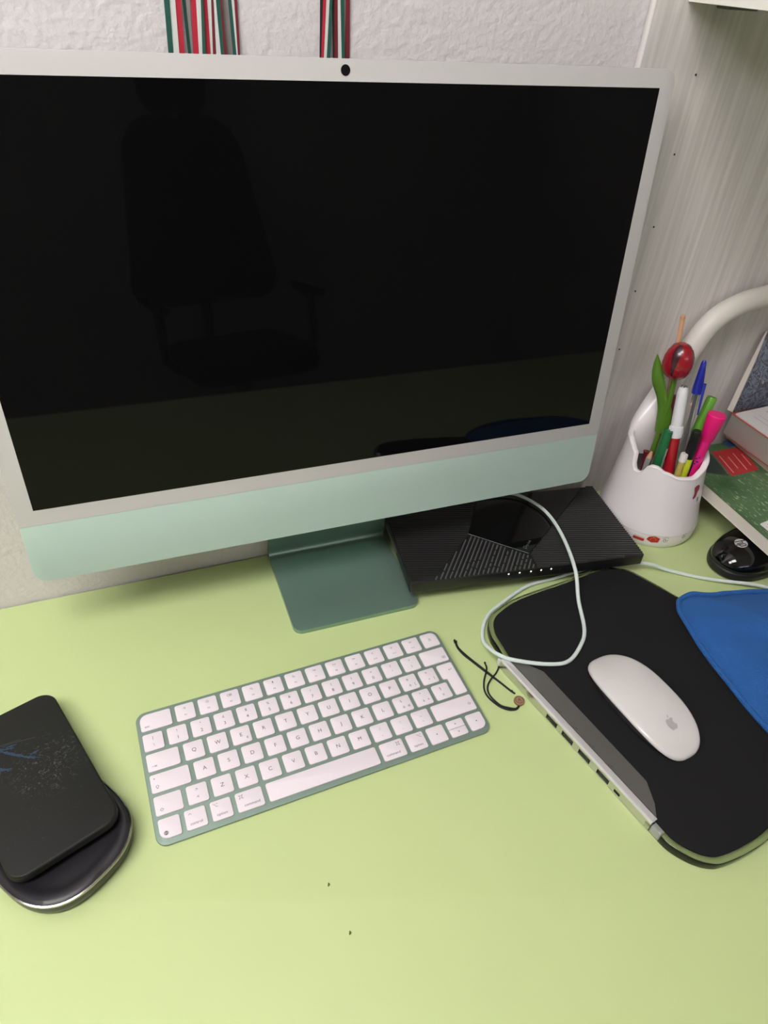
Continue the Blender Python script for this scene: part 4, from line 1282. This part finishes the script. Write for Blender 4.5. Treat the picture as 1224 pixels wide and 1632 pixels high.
# red marker with ribbed white cap
a, j, b = V(.4183, -.0905, .0878), V(.4187, -.0797, .1233), V(.4198, -.0627, .1767)
s0_ = pen_line(a, lerp(a, b, .5)); r_ = pen('marker_pen', 'thick red marker pen with a ribbed white cap', 'marker', s0_)
b2 = s0_ + (b - s0_)
d = (b - s0_).normalized(); LJ = (j - s0_).dot(d); LB = (b - s0_).length
seg('barrel', r_, s0_, b, [(0, .0050), (.001, .0058), (LJ, .0058)], mat('marker_red', rgb(172, 22, 40), 0.25, noise=0.04, coat=0.4), 20)
seg('cap', r_, s0_ + d * (LJ - .001), b, [(0, .0068), (.0125, .0068), (.0130, .0062), (LB - LJ - .010, .0059), (LB - LJ - .004, .0056), (LB - LJ - .001, .0046), (LB - LJ, .0030)], mat('marker_white', rgb(228, 228, 230), 0.35, noise=0.01), 24)
bm = bmesh.new()
u, w = frame_of(d)
for k in range(20):
    t = 2 * math.pi * k / 20
    p = s0_ + d * LJ + (u * math.cos(t) + w * math.sin(t)) * .0069 - s0_
    add_tube(bm, [p, p + d * .0105], .00045, 5)
o = build('grip_ribs', bm, mat('marker_white', rgb(228, 228, 230)), r_)
bm = bmesh.new()
for k in range(5):
    t = 2 * math.pi * k / 5
    p = d * (LB + .0001) + (u * math.cos(t) + w * math.sin(t)) * .0026
    bmesh.ops.create_uvsphere(bm, u_segments=8, v_segments=6, radius=.0009, matrix=Matrix.Translation(p))
build('vent_hole', bm, mat('vent_dark', rgb(110, 110, 112), 0.6, noise=0), r_)

# blue ballpoint with clear barrel, cap upwards
a, j, b = V(.4285, -.0885, .1022), V(.4272, -.0774, .1752), V(.4266, -.0697, .2101)
s0_ = pen_line(a, b, .014); r_ = pen('ballpoint_pen', 'clear barrelled ballpoint pen with a pointed blue cap', 'pen', s0_)
d = (b - s0_).normalized(); LJ = (j - s0_).dot(d); LB = (b - s0_).length
seg('barrel', r_, s0_, b, [(0, .0039), (LJ + .004, .0039)], mat('clear_plastic', (0.95, 0.93, 0.95, 1), 0.06, trans=0.92, ior=1.3, noise=0), 6)
seg('ink_tube', r_, s0_ + d * .004, b, [(0, .0014), (LJ - .002, .0014)], mat('ink_dark', rgb(30, 26, 40), 0.3, noise=0), 10)
M_bic = mat('cap_blue', rgb(24, 34, 150), 0.3, noise=0.03, coat=0.3)
seg('cap', r_, s0_ + d * (LJ - .0005), b, [(0, .0054), (.004, .0053), (.012, .0046), (.024, .0035), (LB - LJ - .002, .0024), (LB - LJ, .0012)], M_bic, 20)
side = Vector((.655, -.756, 0)); side = (side - d * side.dot(d)).normalized(); nn_ = side.cross(d)
bm = bmesh.new()
loops = []
for s, w_, t_ in ((.010, .0030, .0016), (.0, .0028, .0014), (-.012, .0022, .0011), (-.024, .0008, .0008)):
    c = d * (LJ + s) + side * (.0052 + .0006)
    loops.append([c + side * x + nn_ * y for x, y in ((-t_, -w_), (t_, -w_), (t_, w_), (-t_, w_))])
add_loops(bm, loops)
build('clip', bm, M_bic, r_)

# bright green marker leaning right at the back
a, b = V(.4464, -.0781, .1306), V(.4552, -.0730, .1644)
s0_ = pen_line(a, b, .016); r_ = pen('green_marker', 'bright green felt marker behind the pink highlighter', 'marker', s0_)
d = (b - s0_).normalized(); LB = (b - s0_).length
M_bg = mat('lime_plastic', rgb(96, 160, 48), 0.35, noise=0.03)
seg('barrel', r_, s0_, b, [(0, .0042), (LB - .048, .0046)], M_bg, 18)
seg('cap', r_, s0_ + d * (LB - .048), b, [(0, .0054), (.046, .0054), (.048, .0048)], M_bg, 18)
bm = bmesh.new(); u, w = frame_of(d)
for sgn in (-1, 1):
    c = d * (LB + .00015) + u * .0022 * sgn
    L = [c + (u * .0010 * math.cos(t) + w * .0020 * math.sin(t)) for t in (2 * math.pi * k / 10 for k in range(10))]
    bm.faces.new([bm.verts.new(p) for p in L])
build('vent_hole', bm, mat('vent_green', rgb(50, 92, 22), 0.6, noise=0), r_)

# pink highlighter
a, j, b = V(.4455, -.1015, .0970), V(.4456, -.0985, .1256), V(.4469, -.0940, .1565)
M_pk = mat('neon_pink', rgb(238, 24, 122), 0.35, noise=0.02)
M_pk2 = mat('neon_pink_body', rgb(226, 28, 124), 0.4, noise=0.04)

s0_ = pen_line(a, b, .016); r_ = pen('highlighter', 'neon pink highlighter with a fat cap at the right of the holder', 'highlighter', s0_)
d = (b - s0_).normalized(); LJ = (j - s0_).dot(d); LB = (b - s0_).length
seg('barrel', r_, s0_, b, [(0, .0052), (LJ, .0060)], M_pk2, 20)
seg('cap', r_, s0_ + d * (LJ - .001), b, [(0, .0064), (.001, .0068), (.003, .0070), (.0036, .0074), (LB - LJ - .002, .0098), (LB - LJ, .0096), (LB - LJ + .001, .0086)], M_pk, 24)
u, w = frame_of(d)
bm = bmesh.new()
pv = (cam.location - b).normalized(); pv = (pv - d * pv.dot(d)).normalized(); ph_ = d.cross(pv)
for (s, x, rr) in ((-.022, -.001, .0013), (-.0255, .0006, .0016), (-.020, .0012, .0011), (-.0285, -.0012, .0012)):
    c = d * (LJ + s) + pv * .0061 + ph_ * x
    bm.faces.new([bm.verts.new(c + ph_ * rr * math.cos(t) + d * rr * .8 * math.sin(t)) for t in (2 * math.pi * k / 9 for k in range(9))])
build('print', bm, mat('print_violet', rgb(70, 20, 110), 0.5, noise=0), r_, smooth=False)

# yellow highlighter with a black cap
a, j, b = V(.4306, -.1027, .0897), V(.4299, -.1003, .1059), V(.4280, -.0935, .1391)
s0_ = pen_line(a, b, .014); r_ = pen('highlighter', 'slim yellow highlighter with a black cap at the front of the holder', 'highlighter', s0_)
d = (b - s0_).normalized(); LJ = (j - s0_).dot(d); LB = (b - s0_).length
seg('barrel', r_, s0_, b, [(0, .0044), (LJ, .0050)], mat('neon_yellow', rgb(200, 214, 42), 0.4, noise=0.03), 18)
seg('cap', r_, s0_ + d * (LJ - .0005), b, [(0, .0053), (LB - LJ - .005, .0052), (LB - LJ - .0048, .0048), (LB - LJ - .001, .0048), (LB - LJ, .0042)], mat('cap_black', rgb(22, 22, 22), 0.3, noise=0.04), 18)

# navy pen, only its end shows
a, b = V(.4385, -.0960, .0865), V(.4392, -.0950, .1000)
s0_ = pen_line(a, b, .018); r_ = pen('navy_pen', 'dark navy pen, only its short end showing beside the pink highlighter', 'pen', s0_)
LB = (b - s0_).length
seg('barrel', r_, s0_, b, [(0, .0022), (LB - .004, .0030), (LB, .0022)], mat('navy_plastic', rgb(34, 36, 84), 0.3, noise=0.05), 12)

# clear pen with a white ring, only its upper end shows
a, b = V(.4215, -.0985, .0904), V(.4222, -.0945, .1112)
s0_ = pen_line(a, b, .016); r_ = pen('clear_pen', 'short clear yellowish pen with a white ring at the front of the holder', 'pen', s0_)
d = (b - s0_).normalized(); LB = (b - s0_).length
seg('barrel', r_, s0_, b, [(0, .0030), (LB - .010, .0036)], mat('amber_clear', rgb(196, 178, 96), 0.15, noise=0.05), 14)
seg('ring', r_, s0_ + d * (LB - .010), b, [(0, .0042), (.0016, .0044), (.0020, .0041), (.0085, .0041), (.0100, .0036)], mat('ring_white', rgb(222, 216, 212), 0.35, noise=0.02), 16)

# dark green felt pen with a silver clip
a, b = V(.4082, -.0768, .0883), V(.4092, -.0734, .1299)
s0_ = pen_line(a, b, .014); r_ = pen('felt_pen', 'dark green capped felt pen with a pale clip at the front of the holder', 'pen', s0_)
d = (b - s0_).normalized(); LB = (b - s0_).length
M_fg = mat('bottle_green', rgb(22, 104, 58), 0.3, noise=0.05, coat=0.3)
seg('barrel', r_, s0_, b, [(0, .0044), (LB - .046, .0050)], M_fg, 18)
seg('cap', r_, s0_ + d * (LB - .046), b, [(0, .0055), (.044, .0055), (.0456, .0052), (.0460, .0046), (.0450, .0040)], M_fg, 20)
pv = (cam.location - b).normalized(); pv = (pv - d * pv.dot(d)).normalized(); ph_ = d.cross(pv)
if ph_.x < 0: ph_ = -ph_
sd = (pv * .55 + ph_ * .83).normalized(); sd2 = d.cross(sd)
bm = bmesh.new()
add_loops(bm, [[d * (LB + s) + sd * (.0056 + y) + sd2 * x for x, y in ((-.0010, 0), (.0010, 0), (.0010, .0007), (-.0010, .0007))] for s in (-.044, -.020)])
build('clip', bm, mat('pale_clip', rgb(176, 186, 180), 0.3, metal=0.3, noise=0), r_, smooth=False)

# grey pencil, point upwards
a, b = V(.4045, -.0655, .0825), V(.4062, -.0650, .1005)
s0_ = pen_line(a, b, .016); r_ = pen('pencil', 'grey pencil with its sharpened point upwards at the left of the holder', 'pencil', s0_)
d = (b - s0_).normalized(); LB = (b - s0_).length
seg('shaft', r_, s0_, b, [(0, .0033), (LB - .011, .0036)], mat('pencil_grey', rgb(150, 156, 152), 0.4, noise=0.06), 6)
seg('point', r_, s0_ + d * (LB - .011), b, [(0, .0036), (.0085, .0011)], mat('pale_wood'  , rgb(206, 160, 122)), 10)
seg('lead', r_, s0_ + d * (LB - .0025), b, [(0, .0011), (.0025, .0002)], mat('lead_brown', rgb(110, 70, 48), 0.5, noise=0), 8)

# slim dark red brush
a, b = V(.4015, -.0640, .0750), V(.4018, -.0615, .0960)
s0_ = pen_line(a, b, .016); r_ = pen('paint_brush', 'slim dark red stick with a flared end at the far left of the holder', 'brush', s0_)
d = (b - s0_).normalized(); LB = (b - s0_).length
seg('handle', r_, s0_, b, [(0, .0012), (LB - .012, .0014), (LB - .004, .0017), (LB, .0036), (LB + .0006, .0036)], mat('wine_red', rgb(112, 14, 34), 0.3, noise=0.05), 12)

# ------------------------------------------------------------------ black glossy mouse
hm = empty('computer_mouse', (.4985, -.1680, 0.0), (0, 0, math.radians(8)), label='black glossy computer mouse half under the green book', cat='mouse')
HA_, HB_, HH = 0.0525, 0.0330, 0.0335
def hmo(f, n=56):
    return [(x * (1 - .10 * (x / HA_)), y) for x, y in mouse_outline(HA_ * f, HB_ * f, n, 2.35)]
bm = bmesh.new()
add_loops(bm, [[(x, y, z) for x, y in hmo(f)] for f, z in ((.93, .0006), (.985, .0025), (1.0, .0065), (.985, .0100), (.955, .0112))], True, False)
build('base', bm, mat('mouse_side_black', rgb(30, 30, 31), 0.4, noise=0.05), hm)
bm = bmesh.new()
loops = [[(x, y, z) for x, y in hmo(f)] for f, z in ((.95, .0108), (.965, .0122))]
for k in range(1, 14):
    t = k / 14 * math.pi / 2
    f = .965 * math.cos(t) ** .62; z = .0122 + (HH - .0122) * math.sin(t) ** 1.05
    loops.append([(x, y, z) for x, y in hmo(max(f, .02))])
add_loops(bm, loops, False, True)
build('top_shell', bm, M_blackgl, hm, angle=80)
build('scroll_wheel', axis_lathe((.030, -.0035, .026), (.030, .0035, .026), [(0, .0075), (.001, .0085), (.006, .0085), (.007, .0075)], 20), M_rubber, hm)
def hm_surf(x, y):
    r2 = (abs(x / (1 - .10 * (x / HA_))) / HA_) ** 2.35 + (abs(y) / HB_) ** 2.35
    f = r2 ** (1 / 2.35)
    f = min(f, .964)
    c = (f / .965) ** (1 / .62)
    t = math.acos(min(1, c))
    return .0122 + (HH - .0122) * math.sin(t) ** 1.05 + .0004
lgc = (-.0280, .0020)
def hmx(a, b):   # logo turned so that its top points to the front of the mouse
    x = lgc[0] + b; y = lgc[1] - a
    return (x, y, hm_surf(x, y))
bm = bmesh.new(); R_ = .0068
n = 40
ringp = [(R_ * math.cos(2 * math.pi * k / n), R_ * math.sin(2 * math.pi * k / n)) for k in range(n)]
for k in range(5):
    r0, r1 = R_ * k / 5, R_ * (k + 1) / 5
    for q in range(n):
        a0, a1 = 2 * math.pi * q / n, 2 * math.pi * (q + 1) / n
        P = [(r0 * math.cos(a0), r0 * math.sin(a0)), (r1 * math.cos(a0), r1 * math.sin(a0)), (r1 * math.cos(a1), r1 * math.sin(a1)), (r0 * math.cos(a1), r0 * math.sin(a1))]
        if k == 0: P = [P[0], P[1], P[2]]
        add_poly(bm, P, hmx)
lg_ = build('logo', bm, mat('logo_silver', rgb(176, 176, 176), 0.35, noise=0), hm, smooth=False)
bm = bmesh.new()
def hmx2(a, b):
    p = hmx(a, b); return (p[0], p[1], p[2] + .00015)
def sub(pts, w):
    P = []
    for (x0, y0), (x1, y1) in zip(pts, pts[1:]):
        for k in range(4): P.append((x0 + (x1 - x0) * k / 4, y0 + (y1 - y0) * k / 4))
    P.append(pts[-1]); add_stroke(bm, P, w, hmx2)
k_ = R_
sub([(-.12 * k_, .98 * k_), (-.72 * k_, -.66 * k_)], .17 * k_)
sub([(-.36 * k_, .34 * k_), (.02 * k_, .34 * k_), (.06 * k_, .22 * k_), (-.26 * k_, -.66 * k_)], .17 * k_)
sub([(.40 * k_, .34 * k_), (-.10 * k_, -.98 * k_)], .17 * k_)
sub([(.40 * k_, .34 * k_), (.74 * k_, .34 * k_), (.78 * k_, .22 * k_), (.48 * k_, -.56 * k_), (.10 * k_, -.56 * k_)], .17 * k_)
build('lettering', bm, M_blackgl, lg_, smooth=False)

# ------------------------------------------------------------------ books at the right
def page_mat(name, c, sc):
    m = mat(name, c, 0.8, noise=0.0, spec=0.2)
    nt, bs = nodes_of(m)
    tc = nt.nodes.new('ShaderNodeTexCoord'); mp = nt.nodes.new('ShaderNodeMapping'); mp.inputs['Scale'].default_value = (3, 3, sc)
    n = nt.nodes.new('ShaderNodeTexNoise'); n.inputs['Scale'].default_value = 1.0; n.inputs['Detail'].default_value = 3
    mx = nt.nodes.new('ShaderNodeMixRGB'); mx.inputs[1].default_value = tuple(x * .93 for x in c[:3]) + (1,); mx.inputs[2].default_value = c
    nt.links.new(tc.outputs['Object'], mp.inputs[0]); nt.links.new(mp.outputs[0], n.inputs['Vector']); nt.links.new(n.outputs[0], mx.inputs[0]); nt.links.new(mx.outputs[0], bs.inputs['Base Color'])
    return m
M_pg = page_mat('page_edges', rgb(224, 217, 206), 2600)
M_pg2 = page_mat('page_edges_white', rgb(216, 211, 205), 2600)
M_pg3 = page_mat('page_edges_beige', rgb(206, 188, 172), 2600)
# hidden support
sb = empty('closed_book', (.66, -.10, 0.0), label='thick plain book lying on the desk under the green book, outside the view', cat='book')
build('pages', box(-.075, -.07, .002, .12, .075, .0360), M_pg, sb, smooth=False)
for z0, z1 in ((0.0002, .002), (.0360, .0378)):
    build('cover', box(-.077, -.072, z0, .122, .077, z1), mat('plain_grey_cover', rgb(110, 108, 112), 0.6), sb, smooth=False)
# green book
gb = empty('green_book', (.4800, -.1057, .0380), (0, 0, math.radians(-2.0)), label='thick book with a mottled green cover and red patch, lying flat over the black mouse', cat='book')
def gloc(x, y):
    v = Vector((x - .4785, y + .1057)); a = math.radians(2.0)
    return (math.cos(a) * v.x - math.sin(a) * v.y, math.sin(a) * v.x + math.cos(a) * v.y)
BX0, BX1, BY0, BY1 = 0.0, 0.20, -0.17, 0.085
poly = [(0, BY0), (BX1, BY0), (BX1, BY1), (0.022, BY1), (0.016, 0.03), (0.004, 0.0)]
poly = [(0, BY0), (BX1, BY0), (BX1, BY1), (0.0, BY1)]
build('pages', slab([(x + (.0006 if x == 0 else 0), y) for x, y in poly], .0006, .0153), M_pg, gb, smooth=False)
build('back_cover', slab(poly, 0.0, .0006), M_pg, gb, smooth=False)
M_gc = mat('green_mottled_cover', rgb(70, 104, 70), 0.45, noise=0.0, spec=0.4)
nt, bs = nodes_of(M_gc)
tc = nt.nodes.new('ShaderNodeTexCoord')
def nz(scale, stretch, lo, hi, c0, c1, det=5, rot=0):
    mp = nt.nodes.new('ShaderNodeMapping'); mp.inputs['Scale'].default_value = stretch; mp.inputs['Rotation'].default_value = (0, 0, rot)
    nt.links.new(tc.outputs['Object'], mp.inputs[0])
    n = nt.nodes.new('ShaderNodeTexNoise'); n.inputs['Scale'].default_value = scale; n.inputs['Detail'].default_value = det
    nt.links.new(mp.outputs[0], n.inputs['Vector'])
    r = nt.nodes.new('ShaderNodeValToRGB'); r.color_ramp.elements[0].position = lo; r.color_ramp.elements[0].color = c0
    r.color_ramp.elements[1].position = hi; r.color_ramp.elements[1].color = c1
    nt.links.new(n.outputs[0], r.inputs[0]); return r.outputs[0]
basec = nz(22, (1, 1, 1), .35, .65, rgb(50, 86, 54), rgb(92, 124, 84), 4)
fl_ = nz(420, (1, .35, 1), .58, .68, (0, 0, 0, 1), (1, 1, 1, 1), 4, 0.5)
mk = nz(18, (1, 1, 1), .42, .60, (.15, .15, .15, 1), (1, 1, 1, 1), 2)
mu = nt.nodes.new('ShaderNodeMath'); mu.operation = 'MULTIPLY'; nt.links.new(fl_, mu.inputs[0]); nt.links.new(mk, mu.inputs[1])
mx = nt.nodes.new('ShaderNodeMixRGB'); nt.links.new(mu.outputs[0], mx.inputs[0]); nt.links.new(basec, mx.inputs[1]); mx.inputs[2].default_value = rgb(168, 184, 150)
nt.links.new(mx.outputs[0], bs.inputs['Base Color'])
build('front_cover', slab(poly, .0153, .0160), M_gc, gb, smooth=False)
def flat(name, pts, z, m, root, label=None, loc=None):
    bm = bmesh.new(); add_poly(bm, [loc(*p) if loc else p for p in pts], lambda a, b: (a, b, z))
    o = build(name, bm, m, root, smooth=False)
    if label: o['label'] = label
    return o
M_rp = mat('red_print', rgb(182, 52, 56), 0.5, noise=0.15, scale=120)
flat('red_patch', [(.5225, -.0864), (.5676, -.0846), (.5814, -.0373), (.5354, -.0362)], .01606, M_rp, gb, 'red printed patch', gloc)
bm = bmesh.new()
for k in range(4):
    t = (k + .6) / 4.2
    a0 = Vector((.5225, -.0864)).lerp(Vector((.5676, -.0846)), t); b0 = Vector((.5354, -.0362)).lerp(Vector((.5814, -.0373)), t)
    p = a0.lerp(b0, .10 + .12 * (k % 2)); q = a0.lerp(b0, .80 - .1 * (k % 2))
    add_stroke(bm, [gloc(*p), gloc(*q)], .0016, lambda a, b: (a, b, .01612))
build('printed_lines', bm, mat('pink_print', rgb(222, 140, 132), 0.5, noise=0.2, scale=300), gb, smooth=False)
flat('blue_band', [(.566, -.034), (.600, -.034), (.600, -.0215), (.566, -.0215)], .01606, mat('blue_print', rgb(44, 70, 118), 0.5, noise=0.3, scale=60), gb, 'blue printed band', gloc)
flat('dark_band', [(.4785, -.060), (.520, -.085), (.531, -.044), (.531, -.021), (.4820, -.0215)], .01603, mat('dark_green_print', rgb(54, 68, 62), 0.5, noise=0.3, scale=60), gb, 'dark printed band', gloc)
lb_ = [gloc(*p) for p in ((.4862, -.1677), (.5300, -.1620), (.5310, -.1900), (.4868, -.1960))]
bm = bmesh.new(); add_slab(bm, rpoly(lb_[::-1], .0022, 4), .01600, .01615)
build('label', bm, mat('label_white', rgb(226, 224, 220), 0.5, noise=0.01), gb, smooth=False)['label'] = 'white rounded sticker'
bm = bmesh.new()
o_ = gloc(.4935, -.1745)
add_text(bm, 'LI', .0100, lambda a, b: (o_[0] + a, o_[1] + b, .0162), 'LEFT')
build('lettering', bm, mat('label_ink', rgb(48, 52, 58), 0.6, noise=0), gb, smooth=False)
bm = bmesh.new(); p, q = gloc(.4905, -.1735), gloc(.4912, -.189); add_stroke(bm, [p, q], .0006, lambda a, b: (a, b, .0162))
build('label_line', bm, mat('label_mauve', rgb(170, 130, 140), 0.6, noise=0), gb, smooth=False)
# beige paperback on the green book
b2 = empty('beige_book', (.66, -.09, .0541), (0, 0, math.radians(-4)), label='thin beige paperback lying between the green book and the orange one', cat='book')
build('pages', box(-.0835, -.09, .0005, .09, .072, .0095), M_pg3, b2, smooth=False)
for z0, z1 in ((0, .0005), (.0095, .0101)):
    build('cover', box(-.084, -.0905, z0, .0905, .0725, z1), mat('beige_cover', rgb(196, 172, 156), 0.6), b2, smooth=False)
# orange covered book with sheared page block
b3 = empty('orange_book', (.66, -.09, .0643), (0, 0, 0), label='thick white-paged book with an orange cover on top of the pile', cat='book')
TH = .0430
xs = -.0905; xt = -.1135
bm = bmesh.new()
ybk, yfr = .0780, -.085
add_loops(bm, [[(x, yfr, z), (.09, yfr, z), (.09, ybk - sh, z), (x, ybk - sh, z)] for x, z, sh in ((xs, 0.0006, .004), (xt + .001, TH - .0006, .022))])
build('pages', bm, M_pg2, b3, smooth=False)
M_or = mat('orange_cover', rgb(188, 88, 70), 0.5, noise=0.08, scale=60)
build('back_cover', box(xs - .0005, yfr - .0005, 0, .0905, ybk - .0035, .0006), M_or, b3, smooth=False)
build('front_cover', box(xt, yfr - .0005, TH - .0006, .0905, ybk - .0220 + .0005, TH), M_or, b3, smooth=False)
# sheet with a printed outline drawing
shp = empty('printed_sheet', (.66, -.09, .0643 + TH + .0002), label='white printed sheet with thin ruled boxes on the orange book', cat='paper')
SHP = [(-.1120, .0520), (-.050, .0560), (.085, .0570), (.085, -.085), (-.1120, -.085)]
build('sheet', slab(SHP[::-1], 0, .0016), mat('paper_white', rgb(214, 211, 208), 0.7, noise=0.02), shp, smooth=False)
bm = bmesh.new()
zf = lambda a, b: (a, b, .00168)
for off in (0.0, .012):
    add_stroke(bm, [(-.070 + off, .045 - off), (.07, .047 - off), (.07, -.08 + off), (-.070 + off, -.06 + off), (-.070 + off, .045 - off)], .0006, zf)
add_stroke(bm, [(-.095, .040), (-.094, -.07)], .0006, zf); add_stroke(bm, [(-.086, .041), (-.085, -.05)], .0005, zf)
build('ruled_lines', bm, mat('print_grey', rgb(140, 138, 140), 0.6, noise=0), shp, smooth=False)
# picture booklet leaning on the panel
pb_ = empty('picture_booklet', (.5475, -.0290, .1075), label='blue-grey picture booklet standing on the orange book against the grey panel', cat='booklet')
pb_.rotation_euler = (math.radians(-9.5), 0, 0)
M_art = mat('floral_grey_art', rgb(98, 108, 122), 0.5, noise=0.0)
nt, bs = nodes_of(M_art); tc = nt.nodes.new('ShaderNodeTexCoord')
bg = nz(14, (1, 1, 1), .35, .65, rgb(86, 94, 108), rgb(118, 128, 140), 3)
m1 = nt.nodes.new('ShaderNodeTexNoise'); m1.inputs['Scale'].default_value = 60; m1.inputs['Detail'].default_value = 6; m1.inputs['Distortion'].default_value = 6
nt.links.new(tc.outputs['Object'], m1.inputs['Vector'])
r1 = nt.nodes.new('ShaderNodeValToRGB'); r1.color_ramp.elements[0].position = .44; r1.color_ramp.elements[1].position = .54
r1.color_ramp.elements[0].color = (1, 1, 1, 1); r1.color_ramp.elements[1].color = (0, 0, 0, 1)
nt.links.new(m1.outputs[0], r1.inputs[0])
mx = nt.nodes.new('ShaderNodeMixRGB'); nt.links.new(r1.outputs[0], mx.inputs[0]); nt.links.new(bg, mx.inputs[1]); mx.inputs[2].default_value = rgb(66, 62, 74)
m2 = nt.nodes.new('ShaderNodeTexNoise'); m2.inputs['Scale'].default_value = 150; m2.inputs['Detail'].default_value = 3
nt.links.new(tc.outputs['Object'], m2.inputs['Vector'])
r2 = nt.nodes.new('ShaderNodeValToRGB'); r2.color_ramp.elements[0].position = .66; r2.color_ramp.elements[1].position = .72
nt.links.new(m2.outputs[0], r2.inputs[0])
mx2 = nt.nodes.new('ShaderNodeMixRGB'); nt.links.new(r2.outputs[0], mx2.inputs[0]); nt.links.new(mx.outputs[0], mx2.inputs[1]); mx2.inputs[2].default_value = rgb(176, 160, 152)
nt.links.new(mx2.outputs[0], bs.inputs['Base Color'])
# edge profile (left end): pages bulge towards the bottom
bm = bmesh.new()
HB = .0950
def bx(z): return .0240 * z / HB
prof = [(0.0, -.0040), (.030, -.0036), (.060, -.0030), (.085, -.0016), (.0945, -.0006)]
L0 = [(bx(z), y, z) for z, y in prof]; L1 = [(bx(z) , .0040 - .0034 * (z / HB) ** 2, z) for z, y in reversed(prof)]
loop = L0 + L1
add_loops(bm, [loop, [(x + .13, y, z) for x, y, z in loop]])
build('pages', bm, page_mat('booklet_pages', rgb(222, 214, 204), 20), pb_, angle=40)
bm = bmesh.new()
A = [(bx(z) + .0004, y - .0007, z) for z, y in prof]
add_loops(bm, [[(p[0], p[1], p[2]) for p in A], [(p[0] + .13, p[1], p[2]) for p in A]], False, False, closed=False)
fr_ = build('front_cover', bm, M_art, pb_, angle=40)
sm = fr_.modifiers.new('thickness', 'SOLIDIFY'); sm.thickness = .0006; sm.offset = 1
